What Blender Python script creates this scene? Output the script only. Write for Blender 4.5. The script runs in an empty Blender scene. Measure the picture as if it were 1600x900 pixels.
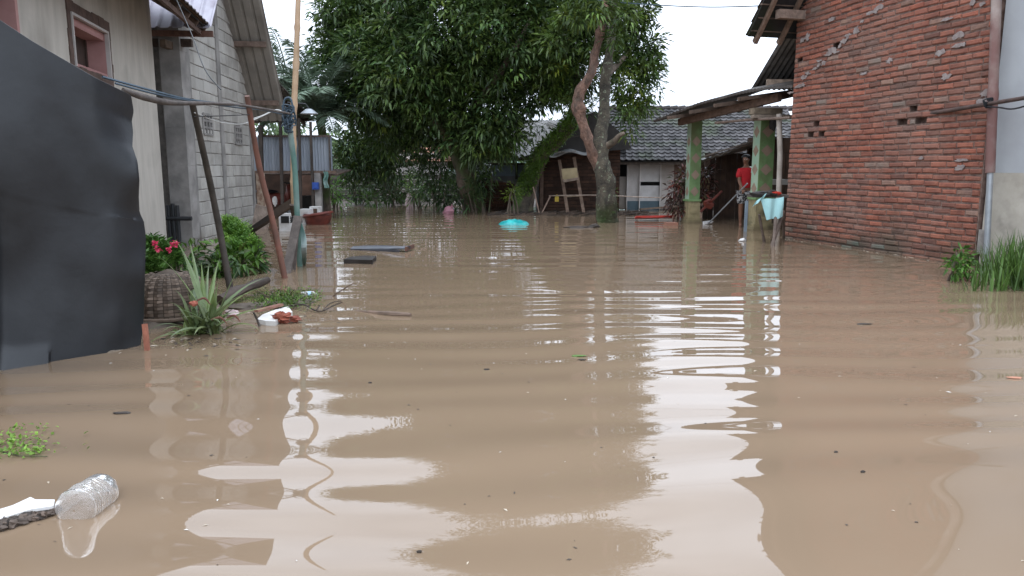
import bpy, bmesh, math, random
import numpy as np
from mathutils import Vector, Matrix, noise as mnoise
R = math.radians
rnd = random.Random(7)
NR = np.random.RandomState(11)
scene = bpy.context.scene
col = scene.collection

# ---------------------------------------------------------------- camera
FX = 1155.0; HC = 1.3; PITCH = R(9.15)
cam_data = bpy.data.cameras.new('camera'); cam = bpy.data.objects.new('camera', cam_data)
col.objects.link(cam); scene.camera = cam
cam.location = (0, 0, HC); cam.rotation_euler = (R(90) - PITCH, 0, 0)
cam_data.sensor_width = 36; cam_data.lens = FX / 1600 * 36
cam_data.clip_start = .05; cam_data.clip_end = 3000

# ---------------------------------------------------------------- world, sun, exposure
SUN_EL, SUN_AZ = R(58), R(205)          # azimuth clockwise from +Y: behind the camera, to its left
world = bpy.data.worlds.new('World'); scene.world = world; world.use_nodes = True
wn = world.node_tree.nodes; wl = world.node_tree.links
bg = wn['Background']; bg.inputs['Strength'].default_value = .12
sky = wn.new('ShaderNodeTexSky'); sky.sky_type = 'NISHITA'; sky.sun_disc = False
sky.sun_elevation = SUN_EL; sky.sun_rotation = SUN_AZ; sky.air_density = 1.0; sky.dust_density = 3.0
tc = wn.new('ShaderNodeTexCoord'); mp = wn.new('ShaderNodeMapping'); mp.inputs['Scale'].default_value = (1.5, 1.5, 4)
cn = wn.new('ShaderNodeTexNoise'); cn.inputs['Scale'].default_value = 1.6; cn.inputs['Detail'].default_value = 5; cn.inputs['Roughness'].default_value = .5
cr = wn.new('ShaderNodeValToRGB'); cr.color_ramp.elements[0].position = .3; cr.color_ramp.elements[1].position = .72
cr.color_ramp.elements[0].color = (17.2, 19.6, 23.2, 1); cr.color_ramp.elements[1].color = (31.5, 34.2, 38.5, 1)
mx = wn.new('ShaderNodeMixRGB'); mx.inputs[0].default_value = .93
wl.new(tc.outputs['Generated'], mp.inputs['Vector']); wl.new(mp.outputs[0], cn.inputs['Vector']); wl.new(cn.outputs['Fac'], cr.inputs['Fac'])
sz_ = wn.new('ShaderNodeSeparateXYZ'); wl.new(tc.outputs['Generated'], sz_.inputs[0])   # an overcast sky is brighter towards the zenith
gm = wn.new('ShaderNodeMapRange'); wl.new(sz_.outputs['Z'], gm.inputs['Value']); gm.inputs['From Min'].default_value = 0; gm.inputs['From Max'].default_value = 1; gm.inputs['To Min'].default_value = 1.02; gm.inputs['To Max'].default_value = 2.1
gx = wn.new('ShaderNodeVectorMath'); gx.operation = 'SCALE'; wl.new(cr.outputs[0], gx.inputs[0]); wl.new(gm.outputs[0], gx.inputs['Scale'])
wl.new(sky.outputs[0], mx.inputs[1]); wl.new(gx.outputs[0], mx.inputs[2]); wl.new(mx.outputs[0], bg.inputs['Color'])
sd = bpy.data.lights.new('sun', 'SUN'); sd.energy = 1.3; sd.angle = R(18); sd.color = (1, .95, .88)
so = bpy.data.objects.new('sun', sd); col.objects.link(so)
sv = Vector((math.sin(SUN_AZ) * math.cos(SUN_EL), math.cos(SUN_AZ) * math.cos(SUN_EL), math.sin(SUN_EL)))
so.rotation_euler = sv.to_track_quat('Z', 'Y').to_euler(); so.location = sv * 50
vs = scene.view_settings; vs.view_transform = 'Standard'; vs.look = 'None'; vs.gamma = 1; vs.exposure = -.97
vs.use_curve_mapping = False
scene.render.engine = 'CYCLES'

# ---------------------------------------------------------------- pixel helpers (photo pixels, 1600 x 900)
_f = Vector((0, math.cos(PITCH), -math.sin(PITCH))); _u = Vector((0, math.sin(PITCH), math.cos(PITCH)))
CAM = Vector((0, 0, HC))
def ray(px, py): return Vector((1, 0, 0)) * ((px - 800) / FX) + _u * ((450 - py) / FX) + _f
def P(px, py, Y):
    d = ray(px, py); return CAM + d * (Y / d.y)
def G(px, py, z=0.0):
    d = ray(px, py); return CAM + d * ((z - HC) / d.z)
def onplane(px, py, p0, n):
    d = ray(px, py); n = Vector(n); return CAM + d * ((Vector(p0) - CAM).dot(n) / d.dot(n))

# ---------------------------------------------------------------- objects
def tag(o, label=None, cat=None, group=None, kind=None):
    if label: o['label'] = label
    if cat: o['category'] = cat
    if group: o['group'] = group
    if kind: o['kind'] = kind
    return o
def thing(name, label, cat, loc=(0, 0, 0), group=None):
    o = bpy.data.objects.new(name, None); col.objects.link(o); o.location = loc
    o.empty_display_size = .2
    return tag(o, label, cat, group)
def origin(parent):
    v = Vector((0, 0, 0))
    while parent is not None: v += Vector(parent.location); parent = parent.parent
    return v
class MB:
    def __init__(s): s.v = []; s.f = []; s.c = []
    def add(s, vs, fs, c=(1, 1, 1)):
        b = len(s.v); s.v += [tuple(p) for p in vs]
        for f in fs: s.f.append(tuple(i + b for i in f)); s.c.append(c)
    def box(s, c, d, rz=0, col=(1, 1, 1)):
        c = Vector(c); x = Vector((math.cos(rz), math.sin(rz), 0)) * d[0] / 2; y = Vector((-math.sin(rz), math.cos(rz), 0)) * d[1] / 2; z = Vector((0, 0, d[2] / 2))
        s.obox(c, x, y, z, col)
    def obox(s, c, x, y, z, col=(1, 1, 1)):
        vs = [c + x * a + y * b + z * g for g in (-1, 1) for b in (-1, 1) for a in (-1, 1)]
        s.add(vs, [(0, 2, 3, 1), (4, 5, 7, 6), (0, 1, 5, 4), (2, 6, 7, 3), (0, 4, 6, 2), (1, 3, 7, 5)], col)
    def beam(s, p, q, w, h, col=(1, 1, 1), up=(0, 0, 1)):
        p = Vector(p); q = Vector(q); a = (q - p); L = a.length; a.normalize(); up = Vector(up)
        x = a.cross(up)
        if x.length < 1e-3: x = Vector((1, 0, 0))
        x.normalize(); z = x.cross(a)
        s.obox((p + q) / 2, x * w / 2, a * L / 2, z * h / 2, col)
    def tube(s, pts, rad, n=8, col=(1, 1, 1), sub=1, bumpy=0, seed=0):
        pts = [Vector(p) for p in pts]
        if not hasattr(rad, '__len__'): rad = [rad] * len(pts)
        rad = list(rad)
        if sub > 1:
            np_, nr = [], []
            for i in range(len(pts) - 1):
                p0 = pts[max(i - 1, 0)]; p1 = pts[i]; p2 = pts[i + 1]; p3 = pts[min(i + 2, len(pts) - 1)]
                for k in range(sub):
                    t = k / sub
                    np_.append(.5 * ((2 * p1) + (p2 - p0) * t + (2 * p0 - 5 * p1 + 4 * p2 - p3) * t * t + (3 * p1 - p0 - 3 * p2 + p3) * t ** 3))
                    nr.append(rad[i] * (1 - t) + rad[i + 1] * t)
            np_.append(pts[-1]); nr.append(rad[-1]); pts, rad = np_, nr
        b = len(s.v); prev = None
        for i, p in enumerate(pts):
            t = (pts[min(i + 1, len(pts) - 1)] - pts[max(i - 1, 0)])
            if t.length < 1e-9: t = Vector((0, 0, 1))
            t.normalize()
            if prev is None:
                x = t.cross(Vector((0, 1, 0)) if abs(t.y) < .9 else Vector((1, 0, 0)))
            else: x = prev - t * prev.dot(t)
            x.normalize(); prev = x; y = t.cross(x)
            for k in range(n):
                a = 2 * math.pi * k / n; r = rad[i]
                d = x * math.cos(a) + y * math.sin(a)
                if bumpy: r *= 1 + bumpy * mnoise.noise((p + d * rad[i]) * 3.5 + Vector((seed, 0, 0))) + bumpy * .6 * mnoise.noise((p + d * rad[i]) * 9)
                s.v.append(tuple(p + d * r))
        m = len(pts)
        for i in range(m - 1):
            for k in range(n):
                s.f.append((b + i * n + k, b + i * n + (k + 1) % n, b + (i + 1) * n + (k + 1) % n, b + (i + 1) * n + k)); s.c.append(col)
        s.f.append(tuple(b + k for k in range(n))[::-1]); s.c.append(col)
        s.f.append(tuple(b + (m - 1) * n + k for k in range(n))); s.c.append(col)
    def blob(s, c, r, nu=12, nv=8, jit=.15, col=(1, 1, 1), seed=0, fr=1.5):
        c = Vector(c); vs = []
        for j in range(nv + 1):
            th = math.pi * j / nv
            for i in range(nu):
                ph = 2 * math.pi * i / nu
                d = Vector((math.sin(th) * math.cos(ph), math.sin(th) * math.sin(ph), math.cos(th)))
                k = 1 + jit * mnoise.noise(d * fr + Vector((seed * 3.1, seed, 0))) + jit * .5 * mnoise.noise(d * fr * 3 + Vector((seed, 5, 0)))
                vs.append(c + Vector((d.x * r[0], d.y * r[1], d.z * r[2])) * k)
        fs = [(j * nu + i, (j + 1) * nu + i, (j + 1) * nu + (i + 1) % nu, j * nu + (i + 1) % nu) for j in range(nv) for i in range(nu)]
        s.add(vs, fs, col)
    def grid(s, fn, nu, nv, col=(1, 1, 1), closed=False):
        vs = [fn(i / nu, j / nv) for j in range(nv + 1) for i in range(nu + 1)]
        fs = [(j * (nu + 1) + i, j * (nu + 1) + i + 1, (j + 1) * (nu + 1) + i + 1, (j + 1) * (nu + 1) + i) for j in range(nv) for i in range(nu)]
        s.add(vs, fs, col)
    def sheet(s, fn, nu, nv, th, nrm, col=(1, 1, 1)):
        """a grid with real thickness th along nrm (Vector)"""
        nrm = Vector(nrm); N = (nu + 1) * (nv + 1)
        top = [Vector(fn(i / nu, j / nv)) for j in range(nv + 1) for i in range(nu + 1)]
        vs = top + [p - nrm * th for p in top]
        q = lambda i, j: j * (nu + 1) + i
        fs = []
        for j in range(nv):
            for i in range(nu):
                a, b, c, d = q(i, j), q(i + 1, j), q(i + 1, j + 1), q(i, j + 1)
                fs.append((a, b, c, d)); fs.append((d + N, c + N, b + N, a + N))
        for i in range(nu):
            fs.append((q(i, 0) + N, q(i + 1, 0) + N, q(i + 1, 0), q(i, 0))); fs.append((q(i, nv), q(i + 1, nv), q(i + 1, nv) + N, q(i, nv) + N))
        for j in range(nv):
            fs.append((q(0, j), q(0, j + 1), q(0, j + 1) + N, q(0, j) + N)); fs.append((q(nu, j) + N, q(nu, j + 1) + N, q(nu, j + 1), q(nu, j)))
        s.add(vs, fs, col)
    def prism(s, poly, off, col=(1, 1, 1)):
        """planar polygon (list of points) extruded by vector off"""
        poly = [Vector(p) for p in poly]; n = len(poly); off = Vector(off)
        s.add(poly + [p + off for p in poly], [tuple(range(n))[::-1], tuple(range(n, 2 * n))] + [(i, (i + 1) % n, n + (i + 1) % n, n + i) for i in range(n)], col)
    def build(s, name, mat, parent=None, smooth=False, loc=None):
        me = bpy.data.meshes.new(name); o = bpy.data.objects.new(name, me)
        if parent is not None: og = origin(parent)
        else: og = Vector(loc) if loc is not None else Vector((0, 0, 0)); o.location = og
        V = np.array(s.v, dtype=np.float64) - np.array(og)
        me.from_pydata(V.tolist(), [], s.f)
        at = me.attributes.new('tint', 'FLOAT_COLOR', 'CORNER')
        cc = np.ones((len(me.loops), 4), dtype=np.float32); k = 0
        fc = np.array(s.c, dtype=np.float32); ln = np.array([len(f) for f in s.f])
        cc[:, :3] = np.repeat(fc, ln, axis=0)
        at.data.foreach_set('color', cc.ravel())
        me.materials.append(mat)
        if smooth: me.polygons.foreach_set('use_smooth', [True] * len(me.polygons))
        me.update(); col.objects.link(o)
        if parent is not None: o.parent = parent
        if smooth:
            try: me.set_sharp_from_angle(angle=R(40))
            except Exception: pass
        return o

# ---------------------------------------------------------------- materials
def mat(name, a, b=None, scale=4.0, rough=.8, bump=0.0, tint=False, stretch=(1, 1, 1), spec=.4, detail=5, c=None, cscale=.6, cth=(.5, .65), lo=.35, hi=.65, metal=0, bscale=None, trans=0, wet=None, coat=0):
    m = bpy.data.materials.new(name); m.use_nodes = True; n = m.node_tree.nodes; l = m.node_tree.links
    p = n['Principled BSDF']; p.inputs['Roughness'].default_value = rough; p.inputs['Specular IOR Level'].default_value = spec; p.inputs['Metallic'].default_value = metal
    p.inputs['Coat Weight'].default_value = coat; p.inputs['Coat Roughness'].default_value = .1
    b = b or tuple(x * .75 for x in a)
    g = n.new('ShaderNodeNewGeometry'); mpn = n.new('ShaderNodeMapping'); mpn.inputs['Scale'].default_value = stretch
    l.new(g.outputs['Position'], mpn.inputs['Vector'])
    nt = n.new('ShaderNodeTexNoise'); nt.inputs['Scale'].default_value = scale; nt.inputs['Detail'].default_value = detail; nt.inputs['Roughness'].default_value = .6
    l.new(mpn.outputs[0], nt.inputs['Vector'])
    mr = n.new('ShaderNodeMapRange'); mr.inputs['From Min'].default_value = lo; mr.inputs['From Max'].default_value = hi
    l.new(nt.outputs['Fac'], mr.inputs['Value'])
    mix = n.new('ShaderNodeMixRGB'); mix.inputs[1].default_value = (*b, 1); mix.inputs[2].default_value = (*a, 1); l.new(mr.outputs[0], mix.inputs[0])
    out = mix.outputs[0]
    if c is not None:
        n2 = n.new('ShaderNodeTexNoise'); n2.inputs['Scale'].default_value = cscale; n2.inputs['Detail'].default_value = 6; l.new(g.outputs['Position'], n2.inputs['Vector'])
        m2 = n.new('ShaderNodeMapRange'); m2.inputs['From Min'].default_value = cth[0]; m2.inputs['From Max'].default_value = cth[1]; l.new(n2.outputs['Fac'], m2.inputs['Value'])
        x2 = n.new('ShaderNodeMixRGB'); l.new(m2.outputs[0], x2.inputs[0]); l.new(out, x2.inputs[1]); x2.inputs[2].default_value = (*c, 1); out = x2.outputs[0]
    if wet is not None:   # damp, silt-stained band the flood has left: (height, colour)
        sx = n.new('ShaderNodeSeparateXYZ'); l.new(g.outputs['Position'], sx.inputs[0])
        n3 = n.new('ShaderNodeTexNoise'); n3.inputs['Scale'].default_value = 1.7; n3.inputs['Detail'].default_value = 6; l.new(g.outputs['Position'], n3.inputs['Vector'])
        ma = n.new('ShaderNodeMath'); ma.operation = 'MULTIPLY_ADD'; l.new(n3.outputs['Fac'], ma.inputs[0]); ma.inputs[1].default_value = -wet[0] * 2.2; l.new(sx.outputs['Z'], ma.inputs[2])
        m3 = n.new('ShaderNodeMapRange'); m3.inputs['From Min'].default_value = -wet[0] * .55; m3.inputs['From Max'].default_value = -wet[0] * 1.25; l.new(ma.outputs[0], m3.inputs['Value'])
        m3.inputs['To Max'].default_value = wet[2] if len(wet) > 2 else .85
        x3 = n.new('ShaderNodeMixRGB'); l.new(m3.outputs[0], x3.inputs[0]); l.new(out, x3.inputs[1]); x3.inputs[2].default_value = (*wet[1], 1); out = x3.outputs[0]
    if tint:
        at = n.new('ShaderNodeAttribute'); at.attribute_name = 'tint'
        x = n.new('ShaderNodeMixRGB'); x.blend_type = 'MULTIPLY'; x.inputs[0].default_value = 1; l.new(out, x.inputs[1]); l.new(at.outputs['Color'], x.inputs[2]); out = x.outputs[0]
    l.new(out, p.inputs['Base Color'])
    if bump:
        nb = n.new('ShaderNodeTexNoise'); nb.inputs['Scale'].default_value = bscale or scale * 4; nb.inputs['Detail'].default_value = 6
        l.new(mpn.outputs[0], nb.inputs['Vector'])
        bn = n.new('ShaderNodeBump'); bn.inputs['Strength'].default_value = 1; bn.inputs['Distance'].default_value = bump
        l.new(nb.outputs['Fac'], bn.inputs['Height']); l.new(bn.outputs[0], p.inputs['Normal'])
    if trans:
        tr = n.new('ShaderNodeBsdfTranslucent'); l.new(out, tr.inputs['Color'])
        ms = n.new('ShaderNodeMixShader'); ms.inputs[0].default_value = trans
        l.new(p.outputs[0], ms.inputs[1]); l.new(tr.outputs[0], ms.inputs[2]); l.new(ms.outputs[0], n['Material Output'].inputs['Surface'])
    return m

M = {}
M['plaster'] = mat('cement_plaster', (.50, .465, .415), (.41, .38, .335), 2.2, .85, .004, stretch=(3, 3, .45), c=(.25, .23, .20), cscale=.9, cth=(.52, .78), wet=(.5, (.20, .17, .13)))
M['concrete'] = mat('raw_concrete', (.30, .285, .27), (.19, .18, .17), 3, .9, .006, c=(.13, .125, .12), cscale=1.4, cth=(.5, .7), wet=(.4, (.12, .10, .08)))
M['block'] = mat('concrete_block', (.41, .395, .37), (.30, .285, .265), 3, .9, .004, tint=True, c=(.45, .44, .42), cscale=.9, cth=(.52, .72), wet=(.35, (.20, .18, .15)))
M['mortar'] = mat('mortar', (.26, .24, .22), (.16, .15, .14), 9, .95, .006)
M['brick'] = mat('fired_brick', (.285, .105, .066), (.185, .067, .046), 7, .85, .008, tint=True, c=(.205, .110, .082), cscale=1.1, cth=(.48, .72), wet=(1.0, (.085, .065, .045), .9))
M['brick_mortar'] = mat('lime_mortar', (.20, .135, .11), (.085, .052, .042), 9, .95, .01, wet=(.6, (.05, .04, .03)))
M['grey_mortar'] = mat('grey_mortar_smear', (.29, .25, .235), (.19, .15, .14), 12, .95, .01)
M['asb'] = mat('fibre_cement_sheet', (.27, .25, .22), (.19, .175, .155), 2, .85, .003, c=(.13, .115, .10), cscale=.8)
M['lilac'] = mat('pale_corrugated_plastic', (.30, .275, .32), (.235, .215, .255), 1.2, .6, .001, c=(.36, .35, .40), cscale=1.5, cth=(.5, .6))
M['wood'] = mat('weathered_wood', (.15, .125, .108), (.080, .066, .057), 3, .85, .006, stretch=(3, 3, 3), tint=True)
M['darkwood'] = mat('dark_wet_wood', (.055, .042, .034), (.028, .022, .018), 5, .7, .006, tint=True)
M['bamboo'] = mat('dry_bamboo', (.48, .34, .22), (.36, .24, .15), 3, .5, .002, tint=True, c=(.25, .17, .10), cscale=3, cth=(.55, .75))
M['rustpole'] = mat('red_brown_pole', (.20, .085, .06), (.11, .06, .045), 4, .7, .004)
M['greenpipe'] = mat('green_pvc_pipe', (.11, .21, .18), (.075, .155, .135), 6, .5, .001, tint=True, c=(.26, .31, .30), cscale=1.2, cth=(.45, .6))
M['bark'] = mat('grey_bark', (.17, .13, .10), (.075, .06, .045), 7, .9, .03, stretch=(1, 1, .5), c=(.07, .10, .035), cscale=1.3, cth=(.5, .62))
M['redbark'] = mat('red_brown_bark', (.26, .15, .11), (.085, .055, .042), 8, .9, .05, stretch=(1, 1, .5), c=(.14, .12, .10), cscale=2, cth=(.55, .75))
M['mossbark'] = mat('mossy_bark', (.13, .105, .08), (.05, .045, .035), 6, .95, .03, c=(.075, .13, .03), cscale=1.6, cth=(.42, .52))
M['leaf'] = mat('mango_leaf', (.078, .122, .034), (.040, .070, .024), 2, .42, 0, tint=True, spec=.35, trans=.18)
M['leaf2'] = mat('fresh_leaf', (.13, .24, .045), (.09, .18, .035), 3, .45, 0, tint=True, spec=.35, trans=.25)
M['palm'] = mat('palm_leaflet', (.13, .19, .13), (.10, .14, .09), 2, .5, 0, tint=True, trans=.15)
M['blade'] = mat('strap_leaf', (.20, .25, .105), (.12, .165, .065), 6, .42, 0, tint=True, trans=.2)
M['petal'] = mat('pink_petal', (.80, .08, .18), (.6, .05, .13), 8, .5, trans=.2)
M['tarp'] = mat('black_rubber_sheet', (.018, .020, .0235), (.010, .011, .013), 2.2, .40, .0012, spec=.42, c=(.030, .033, .037), cscale=1.6, cth=(.5, .8), bscale=22)
M['tile'] = mat('dark_roof_tile', (.090, .084, .086), (.034, .032, .032), 3.5, .75, .004, tint=True, c=(.045, .06, .03), cscale=1.0, cth=(.52, .68))
M['oldroof'] = mat('old_zinc_roof', (.20, .19, .18), (.10, .095, .09), 2.5, .6, .003, tint=True, c=(.07, .055, .045), cscale=1.2)
M['zinc'] = mat('grey_corrugated_zinc', (.28, .31, .35), (.20, .225, .26), 1.5, .45, .001, tint=True, metal=.3, stretch=(4, 4, .5))
M['dark'] = mat('dark_interior', (.02, .018, .016), (.01, .009, .008), 3, .9)
M['brownwall'] = mat('brown_woven_wall', (.105, .062, .042), (.055, .034, .024), 4, .9, .004, tint=True, wet=(.4, (.035, .028, .02)))
M['whitewash'] = mat('whitewashed_board', (.52, .49, .47), (.40, .37, .35), 3, .85, .002, tint=True, wet=(.3, (.25, .21, .17)))
M['bluewall'] = mat('faded_blue_sheet', (.24, .30, .35), (.16, .20, .24), 2.5, .7, .002, tint=True)
M['mint'] = mat('mint_green_paint', (.40, .49, .36), (.31, .47, .34), 4, .7, .001, c=(.33, .42, .28), cscale=1.5)
M['green'] = mat('green_paint', (.215, .335, .145), (.15, .25, .10), 5, .65, .001, c=(.17, .20, .09), cscale=2)
M['pinkpaint'] = mat('dusty_pink_paint', (.35, .25, .185), (.28, .20, .145), 5, .75)
M['ochre'] = mat('ochre_plaster', (.36, .30, .17), (.24, .20, .11), 5, .85, .003, c=(.10, .09, .05), cscale=2.2, cth=(.5, .65), wet=(.25, (.11, .085, .05)))
M['white'] = mat('white_paint_wall', (.36, .375, .39), (.31, .32, .335), 1.6, .8, .001)
M['dado'] = mat('stained_cream_dado', (.42, .385, .33), (.34, .31, .26), 3, .85, .002, c=(.22, .20, .17), cscale=2.6, cth=(.5, .68), wet=(.35, (.20, .17, .13)))
M['pinkwood'] = mat('faded_pink_frame', (.45, .25, .235), (.36, .19, .18), 3, .7, .001)
M['brownpaint'] = mat('brown_shutter', (.07, .045, .035), (.04, .028, .022), 4, .6)
M['wire'] = mat('black_cable', (.02, .022, .025), None, 5, .5)
M['bluewire'] = mat('blue_grey_cable', (.055, .085, .115), None, 5, .5)
M['whitewire'] = mat('white_cord', (.5, .5, .48), None, 5, .6)
M['teal'] = mat('teal_plastic_sheet', (.015, .34, .33), (.01, .24, .25), 5, .35, .004, c=(.05, .46, .45), cscale=4)
M['aqua'] = mat('aqua_cloth', (.30, .50, .50), (.25, .43, .44), 5, .8, .002)
M['red'] = mat('red_plastic', (.50, .035, .02), (.36, .03, .018), 5, .4)
M['tub'] = mat('red_brown_tub', (.17, .035, .022), (.09, .022, .016), 6, .55, .003)
M['styro'] = mat('white_foam', (.66, .65, .64), (.48, .46, .43), 5, .6)
M['mud'] = mat('wet_mud', (.13, .10, .075), (.075, .058, .043), 4, .75, .02, c=(.06, .045, .035), cscale=5)
M['basket'] = mat('weathered_bamboo_strip', (.26, .20, .16), (.15, .115, .09), 8, .8, .002, tint=True)
M['rootbrown'] = mat('rust_red_clay', (.28, .075, .04), (.16, .045, .03), 12, .7, .006)
M['skin'] = mat('brown_skin', (.21, .10, .06), (.17, .08, .05), 5, .55)
M['hair'] = mat('black_hair', (.012, .01, .01), None, 8, .6)
M['shirt'] = mat('red_shirt', (.52, .015, .022), (.42, .012, .018), 8, .8)
M['trim'] = mat('white_trim', (.7, .7, .7), None, 8, .8)
M['shorts'] = mat('patterned_shorts', (.45, .44, .44), (.03, .03, .035), 22, .85, lo=.49, hi=.51)
M['metal'] = mat('grey_metal_pipe', (.34, .36, .38), (.25, .27, .29), 5, .4, .001, metal=.4)
M['pipepost'] = mat('pale_painted_post', (.42, .37, .33), (.30, .26, .22), 5, .7, .001)
M['grass'] = mat('long_grass', (.095, .175, .038), (.055, .115, .026), 5, .4, 0, tint=True, trans=.2)
M['redleaf'] = mat('dark_red_leaf', (.11, .035, .03), (.06, .025, .02), 3, .45, 0, tint=True, trans=.1)
M['blue'] = mat('blue_plastic', (.03, .08, .32), None, 6, .5)
M['yellow'] = mat('yellow_plastic', (.55, .40, .05), None, 6, .5)
M['pinksack'] = mat('pale_pink_sack', (.55, .42, .42), (.45, .34, .34), 6, .8, .004)
M['hill'] = mat('wooded_hill', (.07, .11, .09), (.045, .08, .07), .05, .95)
M['cream'] = mat('cream_cloth_panel', (.50, .40, .24), (.40, .32, .19), 6, .85, .003)
M['terracotta'] = mat('terracotta_tile', (.42, .20, .13), (.30, .15, .10), 3, .8, tint=True)

# ================================================================ GROUND, WATER, HILLS
def sm(a, b, x):
    t = min(max((x - a) / (b - a), 0), 1); return t * t * (3 - 2 * t)
def bump2(x, y, cx, cy, rx, ry): 
    return math.exp(-(((x - cx) / rx) ** 2 + ((y - cy) / ry) ** 2))
def gh(x, y):
    h = -.45
    h += .52 * sm(24.2, 27.5, y + .5 * math.sin(x * .8) + .35 * math.sin(x * 2.1)) * (1 if y < 60 else 1)
    h += .56 * bump2(x, y, -3.05, 6.25, .50, .75)
    h += .60 * bump2(x, y, -4.3, 9.7, 1.1, 1.3)
    h += .30 * bump2(x, y, -5.6, 12.2, 1.0, 1.6)
    h += .46 * bump2(x, y, 5.6, 8.0, .75, 1.2)
    h += .30 * bump2(x, y, 7.6, 17.5, 1.4, 3)
    h += .05 * mnoise.noise(Vector((x * 1.6, y * 1.6, 3))) + .025 * mnoise.noise(Vector((x * 7, y * 7, 9)))
    return h
xs = sorted(set([-400, -200, -100, -60, -40, -25] + [round(-16 + .25 * i, 3) for i in range(129)] + [25, 40, 60, 100, 200, 400] + [round(-5.6 + .08 * i, 3) for i in range(46)]))
ys = sorted(set([-60, -20, -5] + [round(.5 * i, 3) for i in range(0, 80)] + [50, 70, 100, 200, 400, 900] + [round(4.8 + .09 * i, 3) for i in range(80)]))
mb = MB(); mb.v = [(x, y, gh(x, y)) for y in ys for x in xs]; nx = len(xs)
mb.f = [(j * nx + i, j * nx + i + 1, (j + 1) * nx + i + 1, (j + 1) * nx + i) for j in range(len(ys) - 1) for i in range(nx - 1)]; mb.c = [(1, 1, 1)] * len(mb.f)
tag(mb.build('ground', M['mud'], smooth=True), kind='structure')

wm = bpy.data.materials.new('muddy_flood_water'); wm.use_nodes = True; n = wm.node_tree.nodes; l = wm.node_tree.links
p = n['Principled BSDF']; p.inputs['Roughness'].default_value = .015; p.inputs['IOR'].default_value = 1.55
g = n.new('ShaderNodeNewGeometry')
def noisen(scale3, rot, sc, det, rough=.5, dist=0):
    m_ = n.new('ShaderNodeMapping'); m_.inputs['Scale'].default_value = scale3; m_.inputs['Rotation'].default_value = (0, 0, R(rot)); l.new(g.outputs['Position'], m_.inputs['Vector'])
    t_ = n.new('ShaderNodeTexNoise'); t_.inputs['Scale'].default_value = sc; t_.inputs['Detail'].default_value = det; t_.inputs['Roughness'].default_value = rough; t_.inputs['Distortion'].default_value = dist
    l.new(m_.outputs[0], t_.inputs['Vector']); return t_.outputs['Fac']
def mth(op, a, b, c=None):
    q = n.new('ShaderNodeMath'); q.operation = op
    for i, v in enumerate((a, b, c)):
        if v is None: continue
        if hasattr(v, 'links'): l.new(v, q.inputs[i])
        else: q.inputs[i].default_value = v
    return q.outputs[0]
cb = noisen((.35, .6, 1), 0, 1.0, 4); mxc = n.new('ShaderNodeMixRGB'); l.new(cb, mxc.inputs[0])
mxc.inputs[1].default_value = (.180, .127, .083, 1); mxc.inputs[2].default_value = (.232, .166, .112, 1); l.new(mxc.outputs[0], p.inputs['Base Color'])
h1 = noisen((.32, 2.0, 1), -7, 1.0, 0, .3)                # the long slow swell
h2 = noisen((.9, 4.6, 1), 5, 1.0, 1, .4)
h3 = noisen((3.2, 11, 1), -4, 1.0, 2, .5)
msk = noisen((.22, .30, 1), 20, 1.0, 2, .5)
mr = n.new('ShaderNodeMapRange'); l.new(msk, mr.inputs['Value']); mr.inputs['From Min'].default_value = .46; mr.inputs['From Max'].default_value = .62
sx = n.new('ShaderNodeSeparateXYZ'); l.new(g.outputs['Position'], sx.inputs[0])
far = n.new('ShaderNodeMapRange'); l.new(sx.outputs['Y'], far.inputs['Value']); far.inputs['From Min'].default_value = 4.5; far.inputs['From Max'].default_value = 8.5
mk = mth('MAXIMUM', mr.outputs[0], 0.10)
wv_ = n.new('ShaderNodeTexWave'); wv_.wave_type = 'BANDS'; wv_.bands_direction = 'Y'; wv_.inputs['Scale'].default_value = .62; wv_.inputs['Distortion'].default_value = 5.5
wv_.inputs['Detail'].default_value = 1.0; wv_.inputs['Detail Scale'].default_value = .9; wv_.inputs['Detail Roughness'].default_value = .3
mw = n.new('ShaderNodeMapping'); mw.inputs['Rotation'].default_value = (0, 0, R(-7)); mw.inputs['Scale'].default_value = (.55, 1, 1); l.new(g.outputs['Position'], mw.inputs['Vector']); l.new(mw.outputs[0], wv_.inputs['Vector'])
wm2 = n.new('ShaderNodeMapRange'); l.new(noisen((.25, .4, 1), 30, 1.0, 1), wm2.inputs['Value']); wm2.inputs['From Min'].default_value = .35; wm2.inputs['From Max'].default_value = .6; wm2.inputs['To Min'].default_value = .40; wm2.inputs['To Max'].default_value = 1.15
fad = n.new('ShaderNodeMapRange'); l.new(sx.outputs['Y'], fad.inputs['Value']); fad.inputs['From Min'].default_value = 4.2; fad.inputs['From Max'].default_value = 9; fad.inputs['To Min'].default_value = 1; fad.inputs['To Max'].default_value = .13
a0 = mth('MULTIPLY', mth('MULTIPLY', mth('MULTIPLY', wv_.outputs['Fac'], .0120), wm2.outputs[0]), fad.outputs[0])
a = mth('ADD', mth('MULTIPLY', h1, .016), a0)
b_ = mth('MULTIPLY', mth('MULTIPLY', h2, .0024), far.outputs[0])
c_ = mth('MULTIPLY', mth('MULTIPLY', h3, .0013), mth('MULTIPLY', mk, mth('ADD', far.outputs[0], .05)))
hh = mth('ADD', mth('ADD', a, b_), c_)
bn = n.new('ShaderNodeBump'); bn.inputs['Strength'].default_value = 1; bn.inputs['Distance'].default_value = 1; l.new(hh, bn.inputs['Height']); l.new(bn.outputs[0], p.inputs['Normal'])
M['water'] = wm
mb = MB(); mb.add([(-150, -40, 0), (150, -40, 0), (150, 120, 0), (-150, 120, 0)], [(0, 1, 2, 3)])
tag(mb.build('flood_water', wm), kind='structure')

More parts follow.
